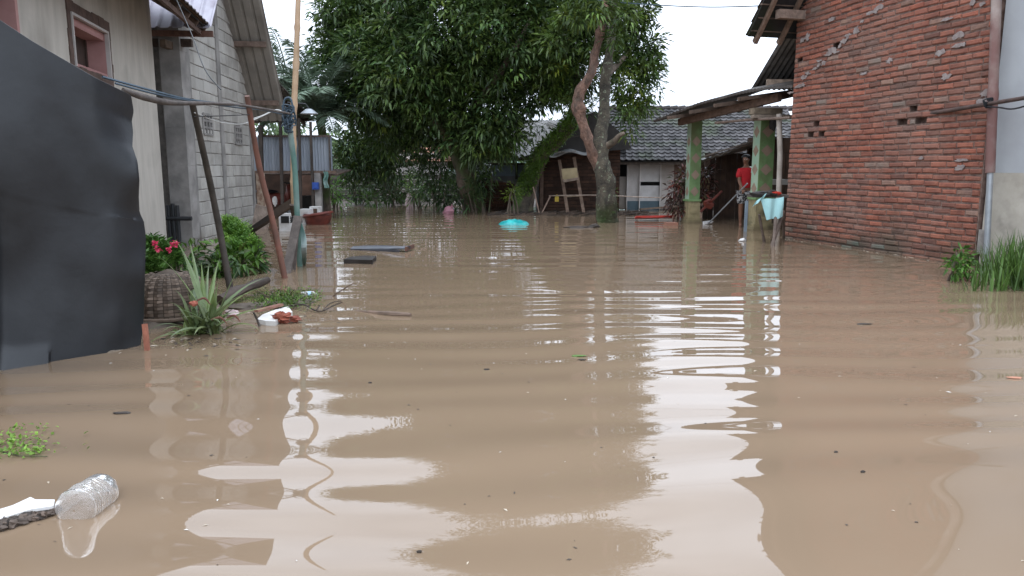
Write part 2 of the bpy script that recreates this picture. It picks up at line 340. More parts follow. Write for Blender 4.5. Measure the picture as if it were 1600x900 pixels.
mb = MB()
def hillf(u, v):
    x = -500 + 1000 * u; y = 330 + 260 * v
    return (x, y, -2 + 33 * math.sin(math.pi * v) * (.55 + .5 * mnoise.noise(Vector((x * .006, 1, 0))) + .15 * mnoise.noise(Vector((x * .03, y * .02, 0)))) * (1))
mb.grid(hillf, 120, 16)
tag(mb.build('hills', M['hill'], smooth=True), kind='structure')

# ================================================================ WALL / ROOF BUILDERS
class Fr:
    """vertical plane: s runs along u, z up, off along the outward normal"""
    def __init__(s, A, u, outward):
        s.A = Vector((A[0], A[1], 0)); s.u = Vector((u[0], u[1], 0)).normalized()
        s.n = Vector((s.u.y, -s.u.x, 0))
        if s.n.dot(Vector((outward[0], outward[1], 0))) < 0: s.n = -s.n
    def pt(s, a, z, off=0): return s.A + s.u * a + s.n * off + Vector((0, 0, z))
    def sz(s, px, py, off=0):
        q = onplane(px, py, s.A + s.n * off, s.n); return (q - s.A).dot(s.u), q.z
def wall_holes(mb, fr, s0, s1, z0, z1, holes, th, off=0, col=(1, 1, 1)):
    S = sorted(set([s0, s1] + [h[0] for h in holes] + [h[1] for h in holes])); Z = sorted(set([z0, z1] + [h[2] for h in holes] + [h[3] for h in holes]))
    for a, b in zip(S, S[1:]):
        for c, d in zip(Z, Z[1:]):
            m = ((a + b) / 2, (c + d) / 2)
            if any(h[0] < m[0] < h[1] and h[2] < m[1] < h[3] for h in holes): continue
            fbox(mb, fr, a, b, c, d, off - th, off, col)
def fbox(mb, fr, s0, s1, z0, z1, o0, o1, col=(1, 1, 1)):
    c = fr.pt((s0 + s1) / 2, (z0 + z1) / 2, (o0 + o1) / 2)
    mb.obox(c, fr.u * (s1 - s0) / 2, fr.n * (o1 - o0) / 2, Vector((0, 0, (z1 - z0) / 2)), col)
def bricks(mb, fr, s0, s1, z0, top, course, length, joint, depth, tint, holes=(), jit=.004, bev=.008, seed=1, half=.5, sag=0):
    """real bricks with worn front edges; top(s) is the height the wall is cut at"""
    rr = random.Random(seed); i = 0; z = z0
    zmax = max(top(s0), top(s1), top((s0 + s1) / 2), top(s0 + (s1 - s0) * .3))
    while z < zmax:
        zt = z + course - joint; s = s0 - length * (half if i % 2 else 0) - rr.random() * .03
        while s < s1:
            L = length * (1 + rr.uniform(-.08, .08)); a = max(s, s0); b = min(s + L - joint * rr.uniform(.6, 1.0), s1); s += L; b = min(s - joint * rr.uniform(.3, .75), s1)
            segs = [(a, b)]
            for h in holes:
                if h[2] < (z + zt) / 2 < h[3]:
                    ns = []
                    for (x, y) in segs:
                        if y <= h[0] or x >= h[1]: ns.append((x, y)); continue
                        if x < h[0]: ns.append((x, h[0]))
                        if y > h[1]: ns.append((h[1], y))
                    segs = ns
            for (x, y) in segs:
                if y - x < .03: continue
                ta = min(zt, top(x)); tb = min(zt, top(y))
                if ta <= z + .01 and tb <= z + .01: continue
                ta = max(ta, z + .005); tb = max(tb, z + .005)
                t = tint(rr, (x + y) / 2, z); o = rr.uniform(-jit, jit); w = [rr.uniform(-.006, .006) for _ in range(8)]
                sg = sag * mnoise.noise(Vector((x * .9, z * 1.3, seed))) if sag else 0
                bk = [fr.pt(x, z + sg + w[0], -depth), fr.pt(y, z + sg + w[1], -depth), fr.pt(y, tb + sg + w[2], -depth), fr.pt(x, ta + sg + w[3], -depth)]
                md = [fr.pt(x, z + sg + w[0], o - bev), fr.pt(y, z + sg + w[1], o - bev), fr.pt(y, tb + sg + w[2], o - bev), fr.pt(x, ta + sg + w[3], o - bev)]
                e = bev * 1.1; e2 = e * 1.2
                ft = [fr.pt(x + e, z + sg + w[0] + e, o + w[4] * .4), fr.pt(y - e, z + sg + w[1] + e, o + w[5] * .4), fr.pt(y - e2, tb + sg + w[2] - e, o + w[6] * .4), fr.pt(x + e2, ta + sg + w[3] - e, o + w[7] * .4)]
                mb.add(bk + md + ft, [(8, 9, 10, 11)] + [(k, (k + 1) % 4, 4 + (k + 1) % 4, 4 + k) for k in range(4)] + [(4 + k, 4 + (k + 1) % 4, 8 + (k + 1) % 4, 8 + k) for k in range(4)], t)
        z += course; i += 1
def corrug(mb, O, U, V, pitch, amp, th=.012, trap=False, col=(1, 1, 1), sag=0, nv=6, ragged=0, seed=0):
    """corrugated sheet: O corner, U across the ribs, V along them"""
    O = Vector(O); U = Vector(U); V = Vector(V); nrm = U.cross(V).normalized()
    if nrm.z < 0: nrm = -nrm
    per = U.length / pitch; k = 8; nu = max(4, int(per * k))
    def fn(u, v):
        ph = u * per % 1
        if trap: w = 1 if ph < .18 else (max(0, 1 - (ph - .18) / .08) if ph < .5 else (max(0, (ph - .92) / .08)))
        else: w = .5 + .5 * math.cos(2 * math.pi * ph)
        r = ragged * (mnoise.noise(Vector((int(u * per / 4.0) * 3.7, seed, 0)))) if v > .99 else 0
        return O + U * u + V * (v + r) + nrm * (w * amp - sag * math.sin(math.pi * v) * 1 + .008 * mnoise.noise(Vector((u * 5, v * 4, seed))))
    mb.sheet(fn, nu, nv, th, nrm, col)
def tiles(mb, O, U, V, tw, tl, rr, tilt=.022, wave=.022, tintf=None):
    """rows of curved roof tiles; O is at the eave, V runs up to the ridge"""
    O = Vector(O); U = Vector(U); V = Vector(V); nrm = U.cross(V).normalized()
    if nrm.z < 0: nrm = -nrm
    nr = int(V.length / tl); nc = int(U.length / tw); u1 = U / nc; v1 = V / nr
    mb.sheet(lambda a, b: O + U * a + V * b - nrm * .025, 1, 1, .02, nrm, (.3, .3, .3))  # dark backing sheet added to stop sky light leaking through the tile gaps
    for j in range(nr):
        for i in range(nc):
            t = tintf(rr) if tintf else (1, 1, 1)
            b = O + u1 * i + v1 * j + u1 * rr.uniform(-.04, .04) + nrm * rr.uniform(0, .008)
            pr = [(0, 1.0), (.25, .35), (.5, 0), (.75, .2), (1.02, .95)]
            vs = []
            for (a, w) in pr: vs.append(b + u1 * a - v1 * .12 + nrm * (w * wave + tilt))
            for (a, w) in pr: vs.append(b + u1 * a + v1 * 1.05 + nrm * (w * wave))
            for (a, w) in pr: vs.append(b + u1 * a - v1 * .12 + nrm * (w * wave + tilt - .018))
            fs = [(k, k + 1, 6 + k, 5 + k) for k in range(4)] + [(10 + k, 11 + k, k + 1, k) for k in range(4)]
            mb.add(vs, fs, t)

# ================================================================ LEFT: NEAR PLASTERED HOUSE
C1 = G(262, 389)
F1 = Fr((C1.x, C1.y), (.208, -1), (1, .2))            # s: from the far corner towards the camera
h1_ = thing('plastered_house', 'near house with streaky bare plaster walls and a small pink framed window', 'house', (C1.x, C1.y, 0))
sa, za = F1.sz(166, 47); sb, zb = F1.sz(108, 20); sc_, zc = F1.sz(168, 122)
ws0, ws1, wz0, wz1 = sa, sb, zc, za - .02
s2a, _ = F1.sz(27, 20); s2b = s2a + .9
mb = MB(); wall_holes(mb, F1, 0, 9.5, -.5, 3.95, [(ws0, ws1, wz0, wz1), (s2a, s2b, 1.9, 3.3)], .16)
fbox(mb, F1, 0, .16, -.5, 3.95, -5, -.162); mb.build('wall', M['plaster'], h1_)
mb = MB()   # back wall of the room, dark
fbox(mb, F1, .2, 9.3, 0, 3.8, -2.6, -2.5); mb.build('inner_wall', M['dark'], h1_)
# window: ragged unplastered surround, thin pale line, pink reveal, brown shutter
wf = MB()
for (a, b, c, d) in ((ws0 - .10, ws1 + .10, wz1, wz1 + .13), (ws0 - .10, ws0, wz0 - .1, wz1), (ws1, ws1 + .10, wz0 - .1, wz1), (ws0, ws1, wz0 - .1, wz0)):
    k = 7
    for i in range(k):
        j = lambda: rnd.uniform(-.012, .02)
        if b - a > d - c: fbox(wf, F1, a + (b - a) * i / k, a + (b - a) * (i + 1) / k, c, d + j(), -.01, .012 + abs(j()) * .3)
        else: fbox(wf, F1, a - j() * (a < ws0), b + j() * (a >= ws1), c + (d - c) * i / k, c + (d - c) * (i + 1) / k, -.01, .012 + abs(j()) * .3)
fo = wf.build('window', mat('bare_brown_render', (.13, .085, .07), (.08, .055, .045), 7, .95, .01), h1_)
mb = MB(); e = .03
for (a, b, c, d) in ((ws0, ws1, wz1 - e, wz1), (ws0, ws0 + e, wz0, wz1 - e), (ws1 - e, ws1, wz0, wz1 - e)): fbox(mb, F1, a + .001, b - .001, c, d - .001, -.02, .03)
mb.build('frame', M['whitewash'], fo)
mb = MB()
fbox(mb, F1, ws0 + .002, ws0 + .03, wz0, wz1 - .03, -.30, -.02); fbox(mb, F1, ws0 + .03, ws1 - .032, wz1 - .12, wz1 - .032, -.30, -.03)
fbox(mb, F1, ws1 - .03, ws1 - .002, wz0, wz1 - .03, -.30, -.02); fbox(mb, F1, ws0 + .002, ws1 - .002, wz0, wz0 + .05, -.30, -.02)
mb.build('reveal', M['pinkwood'], fo)
mb = MB(); mid = (ws0 + ws1) / 2
fbox(mb, F1, ws0 + .03, mid - .01, wz0 + .05, wz1 - .12, -.28, -.25); fbox(mb, F1, mid + .01, ws1 - .03, wz0 + .05, wz1 - .12, -.28, -.25)
for q in (ws0 + .03, mid - .06, mid + .01, ws1 - .08): fbox(mb, F1, q, q + .05, wz0 + .05, wz1 - .12, -.25, -.235)
mb.build('shutter', M['brownpaint'], fo)
# second opening at the frame's edge
mb = MB(); fbox(mb, F1, s2a + .002, s2a + .06, 1.9, 3.3, -.2, .01); fbox(mb, F1, s2b - .06, s2b - .002, 1.9, 3.3, -.2, .01); fbox(mb, F1, s2a + .06, s2b - .06, 3.22, 3.298, -.2, .01)
w2 = mb.build('window', M['pinkwood'], h1_)
mb = MB(); fbox(mb, F1, s2a + .06, s2b - .06, 1.9, 3.22, -.18, -.14); mb.build('shutter', M['brownpaint'], w2)
# tiled eave over the wall
ez = P(358, 36, 12.35).z; OV = .80
def eave(s, k): return F1.pt(s, ez + k * .55, OV - k)
roof1 = MB()
O_ = F1.pt(-.25, ez - .02, OV); U_ = F1.u * 9.6; V_ = (-F1.n * 5.0 + Vector((0, 0, 3.1)))
tiles(roof1, O_, U_, V_, .24, .27, random.Random(3), tintf=lambda r: (lambda q: (q * 1.15, q * .95, q * .85))(r.uniform(.6, 1.2)))
ro = roof1.build('roof', M['tile'], h1_)
mb = MB()
for i in range(17):
    s = -.2 + i * .58; mb.beam(F1.pt(s, ez - .09, OV - .04), F1.pt(s, ez - .09 + 3.0 * .617, OV - .04 - 3.0), .05, .09, (1, .8, .7))
for k in range(9):
    o = OV - .03 - k * .26; mb.beam(F1.pt(-.27, ez - .015 + (OV - o) * .617, o), F1.pt(9.2, ez - .015 + (OV - o) * .617, o), .04, .025, (1.3, 1, .8))
mb.beam(F1.pt(-.3, ez - .15, OV - .1), F1.pt(9.2, ez - .15, OV - .1), .05, .07, (.8, .6, .55))
mb.build('rafter_frame', M['wood'], ro)

# ================================================================ LEFT: CONCRETE BLOCK BUILDING
F2 = Fr((-5.62, 13.0), (-.075, 1), (1, 0))
bb = thing('block_building', 'unplastered grey concrete block building with a steep sheet roof, left of the street', 'building', (F2.A.x, F2.A.y, 0))
w1 = F2.sz(385, 142); w2_ = F2.sz(359, 37); bs = (w1[1] - w2_[1]) / (w1[0] - w2_[0]); bs = max(-1.35, min(-.7, bs))
backz = lambda s: w1[1] + bs * (s - w1[0])
YE = 12.25; ezl = P(300, 46, YE).z; fs_ = 1.2; frontz = lambda s: ezl + fs_ * (s + 13.0 - YE)
sr = (w1[1] - bs * w1[0] - ezl - fs_ * (13.0 - YE)) / (fs_ - bs); zr = backz(sr)
S_END = F2.sz(397, 300)[0]
topf = lambda s: min(backz(s), frontz(s)) - .05
print('block building', w1, w2_, bs, 'ridge', sr, zr, 'end', S_END)
mb = MB(); mb.prism([F2.pt(0, -.5, -.012), F2.pt(S_END, -.5, -.012), F2.pt(S_END, topf(S_END), -.012), F2.pt(sr, zr - .05, -.012), F2.pt(0, topf(0), -.012)], -F2.n * .14)
for s in (.0, S_END - .15): fbox(mb, F2, s, s + .15, -.5, topf(s + .1) - .2, -5.0, -.155)
wo = mb.build('wall', M['mortar'], bb)
mb = MB(); vents = []
for (a, b, c, d) in ((317, 331, 179, 210), (367, 377, 199, 225)):
    p0 = F2.sz(a, (c + d) / 2); p1 = F2.sz(b, (c + d) / 2); q = F2.sz((a + b) / 2, c); r = F2.sz((a + b) / 2, d); vents.append((p0[0], p1[0], r[1], q[1]))
bricks(mb, F2, .22, S_END - .12, -.4, topf, .222, .43, .014, .1, lambda r, s, z: (lambda q: (q, q, q * .985))(r.uniform(.82, 1.12)), holes=[(v[0], v[1], v[2], v[3]) for v in vents], jit=.005, bev=.007, seed=5)
mb.build('block_facing', M['block'], wo)
for v in vents:
    mb = MB(); vb = MB()
    fbox(mb, F2, v[0], v[1], v[2], v[3], -.01, -.002, (.16, .15, .15))
    for i in range(4):
        s = v[0] + (v[1] - v[0]) * i / 3; fbox(vb, F2, s - .03, s + .03, v[2], v[3], 0, .02)
    for i in range(4):
        z = v[2] + (v[3] - v[2]) * i / 3; fbox(vb, F2, v[0], v[1], z - .02, z + .02, .001, .022)
    vo = mb.build('vent_opening', M['block'], bb); vb.build('vent_grille', M['concrete'], vo)
mb = MB()
for (pa, wd) in ((302, .2), (349, .2), (394, .16)):
    s = max(F2.sz(pa, 250)[0], .03); 
    fbox(mb, F2, s - wd / 2, s + wd / 2, -.5, topf(s) , -.1, .022)
mb.build('column', M['concrete'], bb)
# free-standing front column and recessed strip of blocks
mb = MB()
cx = P(283, 250, 12.72)
for k in range(7):
    z0 = -.5 + k * .62; mb.box((cx.x + rnd.uniform(-.006, .006), 12.72, z0 + .31), (.34, .3, .618)); 
mb.build('column', M['concrete'], bb)
F2b = Fr((P(240, 250, 13.25).x, 13.25), (1, 0), (0, -1))
mb = MB(); bricks(mb, F2b, -.6, .62, -.4, lambda s: 3.4, .2, .36, .014, .1, lambda r, s, z: (lambda q: (q, q, q))(r.uniform(.7, .95)), seed=8)
fo = mb.build('side_wall', M['block'], bb); mb = MB(); fbox(mb, F2b, -.6, .62, -.5, 3.38, -.12, -.014); mb.build('wall_core', M['mortar'], fo)
# roofs
mb = MB(); vlen = (S_END + .35) - sr
corrug(mb, F2.pt(sr, zr + .05, .74), -F2.n * 5.4, F2.u * vlen + Vector((0, 0, bs * vlen)), .205, .035, .012, trap=True, nv=4)
rb = mb.build('back_roof', M['asb'], bb)
mb = MB()
for (px_, py_) in ((385, 52), (412, 147)):
    s = F2.sz(px_ - 20, py_)[0]; s = F2.sz(365, 52)[0] if py_ == 52 else F2.sz(388, 146)[0]
    mb.beam(F2.pt(s, backz(s) - .06, .66), F2.pt(s, backz(s) - .06, -2), .07, .11, (1.3, 1.1, 1))
mb.build('purlin', M['wood'], rb)
mb = MB(); offE = (P(329, 46, YE) - F2.A).dot(F2.n)
vl = sr + (13.0 - YE)
corrug(mb, F2.pt(-(13.0 - YE), ezl + .03, offE), -F2.n * 3.2, F2.u * vl + Vector((0, 0, fs_ * vl)), .205, .03, .006, trap=True, nv=4)
rf = mb.build('front_roof', M['lilac'], bb)
mb = MB(); mb.beam(F2.pt(-(13.0 - YE) + .05, ezl - .05, offE + .0), F2.pt(-(13.0 - YE) + .05, ezl - .05, offE - 3), .05, .09, (.9, .55, .45))
mb.beam(F2.pt(-.35, ezl - .14, offE - .45), F2.pt(-.35, ezl - .14, offE - 3), .08, .12, (.6, .5, .45))
mb.box((cx.x + .02, 12.5, ezl - .2), (.09, .4, .12), 0, (.9, .75, .6))
mb.build('fascia_board', M['wood'], rf)

# pipes by the column
mb = MB(); q = P(271, 330, 12.45)
for k in range(3): mb.tube([(q.x - .07 + .075 * k, 12.42, -.3), (q.x - .07 + .075 * k, 12.42, .70 + .03 * (k % 2))], .033, 10)
mb.tube([(q.x - .1, 12.4, .48), (q.x + .32, 12.4, .48)], .035, 8)
tag(mb.build('drain_pipes', M['wire'], loc=(q.x, 12.4, 0), smooth=True), 'short black plastic pipes standing at the corner between plastered house and block building', 'pipes')

# ================================================================ LEFT: OPEN SHED BEYOND
sh = thing('open_shed', 'open shed with a blue-grey corrugated zinc screen on dark posts, beyond the block building', 'shed', (-6.2, 19.5, 0))
mb = MB(); A_ = P(404, 214, 19.5); B_ = P(518, 214, 19.5); zl = P(460, 267, 19.5).z
corrug(mb, (A_.x - 1.2, 19.5, A_.z), (B_.x - A_.x + 1.2, 0, 0), (0, 0, zl - A_.z), .075, .02, .006, nv=2, seed=4); mb.build('zinc_screen', M['zinc'], sh)
for (pa, pt_, pb_, y, w) in ((407, 196, 335, 19.35, .09), (438, 190, 334, 19.3, .07), (467, 185, 332, 19.3, .06), (485, 190, 300, 19.3, .06)):
    mb = MB(); a = P(pa, pt_, y); b = P(pa + 3, pb_, y); mb.beam((b.x, y, -.4), (a.x, y, a.z), w, w, (1, 1, 1), up=(0, 1, 0)); mb.build('post', M['darkwood'], sh)
mb = MB(); q = P(497, 300, 19.35); mb.box((q.x, 19.4, .35), (.16, .16, 1.7)); mb.build('concrete_post', M['concrete'], sh)
mb = MB(); mb.beam((A_.x - 1.2, 19.42, zl - .03), (B_.x + .1, 19.42, zl - .03), .1, .07, (1, .8, .7)); mb.beam((A_.x, 19.45, A_.z + .02), (B_.x, 19.45, A_.z + .02), .05, .05, (.6, .5, .5))
mb.beam((B_.x - .05, 19.45, zl), (B_.x - .05, 19.45, A_.z), .04, .04, (.5, .5, .5), up=(0, 1, 0))
mb.prism([(A_.x - 1, 19.45, zl - .1), (B_.x + .12, 19.45, zl - .12), (B_.x + .05, 21.5, zl - .0), (A_.x - 1, 21.5, zl + .1)], (0, 0, .03), (.9, .7, .6))
mb.build('beam', M['wood'], sh)
mb = MB(); a = P(372, 118, 18.0); b = P(431, 122, 18.0); c = P(492, 188, 22.2); d = P(385, 192, 22.2)
mb.sheet(lambda u, v: (a.lerp(b, u)).lerp(d.lerp(c, u), v) + Vector((0, 0, .012 * math.cos(u * 60))), 60, 6, .02, (0, 0, 1)); mb.build('roof', M['oldroof'], sh)
mb = MB()
for t in (.15, .4, .65, .9): mb.beam(a.lerp(d, t) - Vector((0, 0, .07)), b.lerp(c, t) - Vector((0, 0, .07)), .06, .09, (.5, .45, .4))
mb.beam(b - Vector((.15, 0, .12)), c - Vector((.3, 0, .12)), .06, .1, (.6, .5, .45)); mb.build('rafter', M['wood'], sh)
mb = MB(); mb.box((-7.3, 22.4, .6), (3.2, .12, 2.2), 0, (.5, .45, .42)); x0 = P(468, 300, 22).x; mb.box((x0 + .35, 22.3, .45), (.95, .1, 1.6), 0, (2.6, 2.6, 2.8)); mb.build('back_wall', M['brownwall'], sh)
mb = MB(); q = P(481, 322, 20.4); mb.box((q.x, 20.4, .2), (.75, .5, .75)); mb.build('dark_counter', M['dark'], sh)

# ================================================================ RIGHT: BRICK HOUSE
A3 = G(1225, 372); B3 = G(1480, 410)
F3 = Fr((A3.x, A3.y), (B3.x - A3.x, B3.y - A3.y), (-1, 0))      # s = 0 at the far corner, grows towards the camera
SE = F3.sz(1549, 110)[0]
bh = thing('brick_house', 'tall house wall of rough red bricks with grey mortar smears and small square holes', 'house', (A3.x, A3.y, 0))
g0 = F3.sz(1232, 60); GS = 1.15; speak = 3.2
def top3(s):
    z = g0[1] + GS * (s - g0[0]); zp = g0[1] + GS * (speak - g0[0])
    return min(z, zp - .25 * (s - speak))
holes = []
for (px_, py_, w, h) in ((1266, 211, .17, .1), (1283, 207, .17, .1), (1275, 192, .16, .1), (1409, 189, .20, .1), (1438, 185, .22, .1), (1426, 168, .15, .1), (1306, 70, .17, .1), (1249, 95, .15, .1)):
    s, z = F3.sz(px_, py_); k = round((z + .4) / .0905 - .5); z0 = -.4 + k * .0905
    holes.append((s - w / 2, s + w / 2, z0 - .005, z0 + .088))
def btint(r, s, z):
    q = r.uniform(.80, 1.10); k = r.random()
    t = [q, q, q]
    if k < .10: t = [q * 1.15, q * 1.05, q * 1.0]
    elif k < .2: t = [q * .72, q * .8, q * .85]
    elif k < .26: t = [q * .95, q * 1.5, q * 1.7]
    return tuple(t)
mb = MB(); rr = random.Random(2); z = -.4                      # the bed the bricks sit in, left open at the knocked-out bricks
H3 = top3(speak)
while z < H3:
    za_, zb_ = z, z + .0905; hs = sorted([h for h in holes if h[2] < (za_ + zb_) / 2 < h[3]])
    def smin(zz): return 0 if zz <= top3(0) else (zz - top3(0)) / GS
    a = smin(zb_); cuts = [a] + [x for h in hs for x in (h[0], h[1])] + [SE + .02]
    for i in range(0, len(cuts), 2):
        if cuts[i + 1] - cuts[i] > .02:
            fbox(mb, F3, cuts[i], cuts[i + 1], za_, zb_, -.12, -.016)
    for h in hs: fbox(mb, F3, h[0], h[1], za_, zb_, -.16, -.119, (.5, .4, .4))
    z += .0905
wallo = mb.build('wall', M['brick_mortar'], bh)
mb = MB(); bricks(mb, F3, 0, SE, -.4, top3, .0905, .27, .023, .1, btint, holes=holes, jit=.008, bev=.012, seed=21, sag=.030)
mb.build('brick_facing', M['brick'], wallo)
mb = MB(); fbox(mb, F3, -.1, 0, -.4, top3(0), -.12, 0)
# return wall at the far corner
Fq = Fr((A3.x, A3.y), (F3.n.x, F3.n.y), (F3.u.x, F3.u.y)); 
mb = MB(); fbox(mb, F3, -.02, .11, -.4, top3(0) - .1, -4.6, -.125); mb.build('end_wall', M['brick_mortar'], bh)
# smears of mortar on a rising diagonal, and scattered
mb = MB(); rr = random.Random(9)
def smear(px_, py_, w, h, sd):
    s, z = F3.sz(px_, py_); k = 15; poly = []
    for i in range(k):
        a = 2 * math.pi * i / k; q = 1 + .95 * mnoise.noise(Vector((math.cos(a) * 2.2, math.sin(a) * 2.2, sd * 3.3)))
        poly.append(F3.pt(s + math.cos(a) * w * q + .25 * math.sin(a) * h, z + math.sin(a) * h * q, .0))
    sm_ = MB(); sm_.prism(poly, F3.n * rr.uniform(.010, .016)); sm_.build('mortar_smear', M['grey_mortar'], wallo)
for i in range(26):
    t = i / 25; px_ = 1236 + t * 145 + rr.uniform(-4, 4); py_ = 146 - t * 144 + rr.uniform(-5, 5)
    if rr.random() < .85: smear(px_, py_, rr.uniform(.03, .10), rr.uniform(.02, .05), i)
for (px_, py_) in ((1520, 4), (1535, 7), (1255, 62), (1262, 58), (1480, 30), (1502, 70), (1498, 55), (1478, 120), (1470, 82), (1300, 30), (1350, 115), (1540, 145), (1535, 160), (1505, 250), (1500, 262), (1440, 247), (1340, 50), (1390, 95)): smear(px_, py_, rr.uniform(.04, .10), rr.uniform(.02, .05), px_)
# gable overhang
q0 = onplane(1167, 60, F3.A + F3.n * .80, F3.n); so_ = (q0 - F3.A).dot(F3.u); zo_ = q0.z
RS = (top3(speak) - g0[1]) / (speak - g0[0])
print('brick roof', g0, so_, zo_, SE)
RV = F3.u * (speak - so_) + Vector((0, 0, RS * (speak - so_)))
tiles_mb = MB(); zlow = g0[1] + RS * (so_ - g0[0]) + .14
tiles(tiles_mb, F3.pt(so_, zlow + .02, .80), -F3.n * 5.2, RV, .24, .26, random.Random(5), tilt=.035, tintf=lambda r: (lambda q: (q * 1.2, q, q * .9))(r.uniform(.55, 1.1)))
rfo = tiles_mb.build('roof', M['tile'], bh)
mb = MB(); rr = random.Random(4)
ru = RV.normalized()
for o in (.62, .12, -.6, -1.3):                                   # rafters up the slope
    p = F3.pt(so_ - .02, zlow - .10, o); mb.beam(p, p + ru * RV.length, .07, .10, (1.6, 1.3, 1.1) if o > 0 else (1, .9, .8))
for k in range(16):                                             # battens
    p = F3.pt(so_ + .10 + k * .17, zlow - .03 + RS * (.10 + k * .17), 0); mb.beam(p + F3.n * (.80 + rr.uniform(-.05, .12)), p - F3.n * 3, .045, .03, (.9, .75, .65))
for s_ in [q * .02 for q in range(-20, 120)]:
    w_ = F3.pt(s_, zlow - .27 + RS * (s_ - so_), .25); d_ = w_ - CAM; py_ = 450 - FX * d_.dot(_u) / d_.dot(_f)
    if py_ < 24: break
mb.beam(F3.pt(s_, w_.z, .52), F3.pt(s_, w_.z, -2), .13, .15, (2.0, 1.75, 1.6), up=(0, 0, 1))
mb.build('rafter_frame', M['wood'], rfo)

# ---------------------------------------------------------------- the next house and its white wall, drain post
wh = thing('white_house', 'tall white painted house wall with a stained cream lower band, at the right edge', 'house', (B3.x + .6, 9.3, 0))
wa = F3.pt(SE + .06, 0, -.06); F4 = Fr((wa.x, wa.y), (F3.u.x * 1.0, F3.u.y), (-1, 0))
zd = F4.sz(1580, 270)[1]
mb = MB(); fbox(mb, F4, 0, 4.5, zd, 6.8, -.2, 0); fbox(mb, F4, 0, .05, -.4, 6.8, -4, -.203); mb.build('wall', M['white'], wh)
mb = MB(); fbox(mb, F4, -.002, 4.5, -.4, zd - .002, -.2, .012); mb.build('dado', M['dado'], wh)
mb = MB(); mb.prism([F4.pt(-.6, 6.5, .7), F4.pt(4.6, 6.5, .7), F4.pt(4.6, 8.6, -3), F4.pt(-.6, 8.6, -3)], (0, 0, .06)); mb.build('roof', M['oldroof'], wh)
mb = MB(); fbox(mb, F4, .0, .09, .18, .5, -.1, .07); mb.build('foundation_block', M['mortar'], wh)
dp = thing('drain_post', 'bamboo downpipe ending in a thin grey pipe, between brick wall and white wall', 'pipe', (0, 0, 0))
t0 = F3.sz(1556, -60, .09); s_ = F3.sz(1548, 270, .09)
pj = F3.pt(s_[0], s_[1], .10); _q = F3.sz(1557, 0, .10); ptop = pj + (F3.pt(_q[0], _q[1], .10) - pj) * 2.0; pb = F3.pt(F3.sz(1545, 400, .10)[0], -.4, .10)
dp.location = (pb.x, pb.y, 0)
mb = MB(); hgt = ptop.z - pj.z; pts = []; rad = []
N_ = 44
for i in range(N_ + 1):
    t = i / N_; z = pj.z + hgt * t; pts.append(pj.lerp(ptop, t)); rad.append(.058 + (.010 if (z * 1.35) % 1 < .06 else 0))
mb.tube(pts, rad, 12, (.95, .9, .95)); mb.build('bamboo_downpipe', mat('old_grey_bamboo', (.36, .30, .27), (.22, .16, .14), 3, .6, .002, c=(.16, .08, .07), cscale=1.3, cth=(.5, .62)), dp, smooth=True)
mb = MB(); mb.tube([pb, pj + Vector((0, 0, .02))], .038, 10); mb.build('metal_pipe', M['metal'], dp, smooth=True)
a = F3.sz(1436, 179, .03); b = F3.sz(1547, 163, .12)
mb = MB(); p1 = F3.pt(a[0], a[1], -.05); p2 = F3.pt(b[0], b[1], .18); p3 = P(1625, 149, 8.4)
rod = thing('iron_pipe', 'rusty iron pipe sticking out of a hole in the brick wall, tied to the downpipe', 'pipe', p1)
mb.tube([p1, p2, p3], [.032, .026, .022], 10, sub=3, bumpy=.1); mb.build('rusty_pipe', mat('rusty_iron', (.10, .06, .05), (.05, .035, .03), 8, .7, .004), rod, smooth=True)
mb = MB(); rr = random.Random(3)
for k in range(3): mb.tube([p2 + Vector((0, -.05, .0)) + Vector((rr.uniform(-.09, .05), -.02, rr.uniform(-.06, .07))) for _ in range(12)], .007, 6, sub=4)
mb.tube([p2 + Vector((-.02, -.04, -.03)), P(1562, 168, 9.2), P(1585, 170, 8.9), P(1625, 158, 8.4)], .010, 6, sub=5); mb.build('tied_cable', M['wire'], rod, smooth=True)

# ---------------------------------------------------------------- steep corrugated gable behind the brick house
nb = thing('neighbour_house', 'small house behind the brick house with a steep dark corrugated roof above the porch', 'house', (6.3, 16.0, 0))
F5 = Fr((A3.x + .55, A3.y + .7), (-F3.u.x * .6 + .1, -F3.u.y), (-1, 0))    # s grows away from the camera
r0 = onplane(1222, 60, F5.A + F5.n * .55, F5.n); r1 = onplane(1176, 137, F5.A + F5.n * .55, F5.n)
print('neigh', r0, r1)
mb = MB(); corrug(mb, r0 - (r1 - r0) * .8, -F5.n * 4, (r1 - r0) * 1.85, .11, .03, .012, nv=3); mb.build('roof', M['oldroof'], nb)
mb = MB(); q = P(1200, 129, 15.0); mb.beam((q.x - .03, q.y, q.z), (q.x + 1.4, q.y, q.z), .06, .12, (1.9, 1.7, 1.5)); mb.build('purlin', M['wood'], nb)
mb = MB(); x0 = 6.1; mb.box((8.0, 19.6, .8), (3.7, .15, 2.6), 0, (.6, .55, .5)); mb.box((7.3, 17.0, 1.2), (.12, 5.0, 3.2), 0, (.7, .6, .55)); mb.build('wall', M['brownwall'], nb)

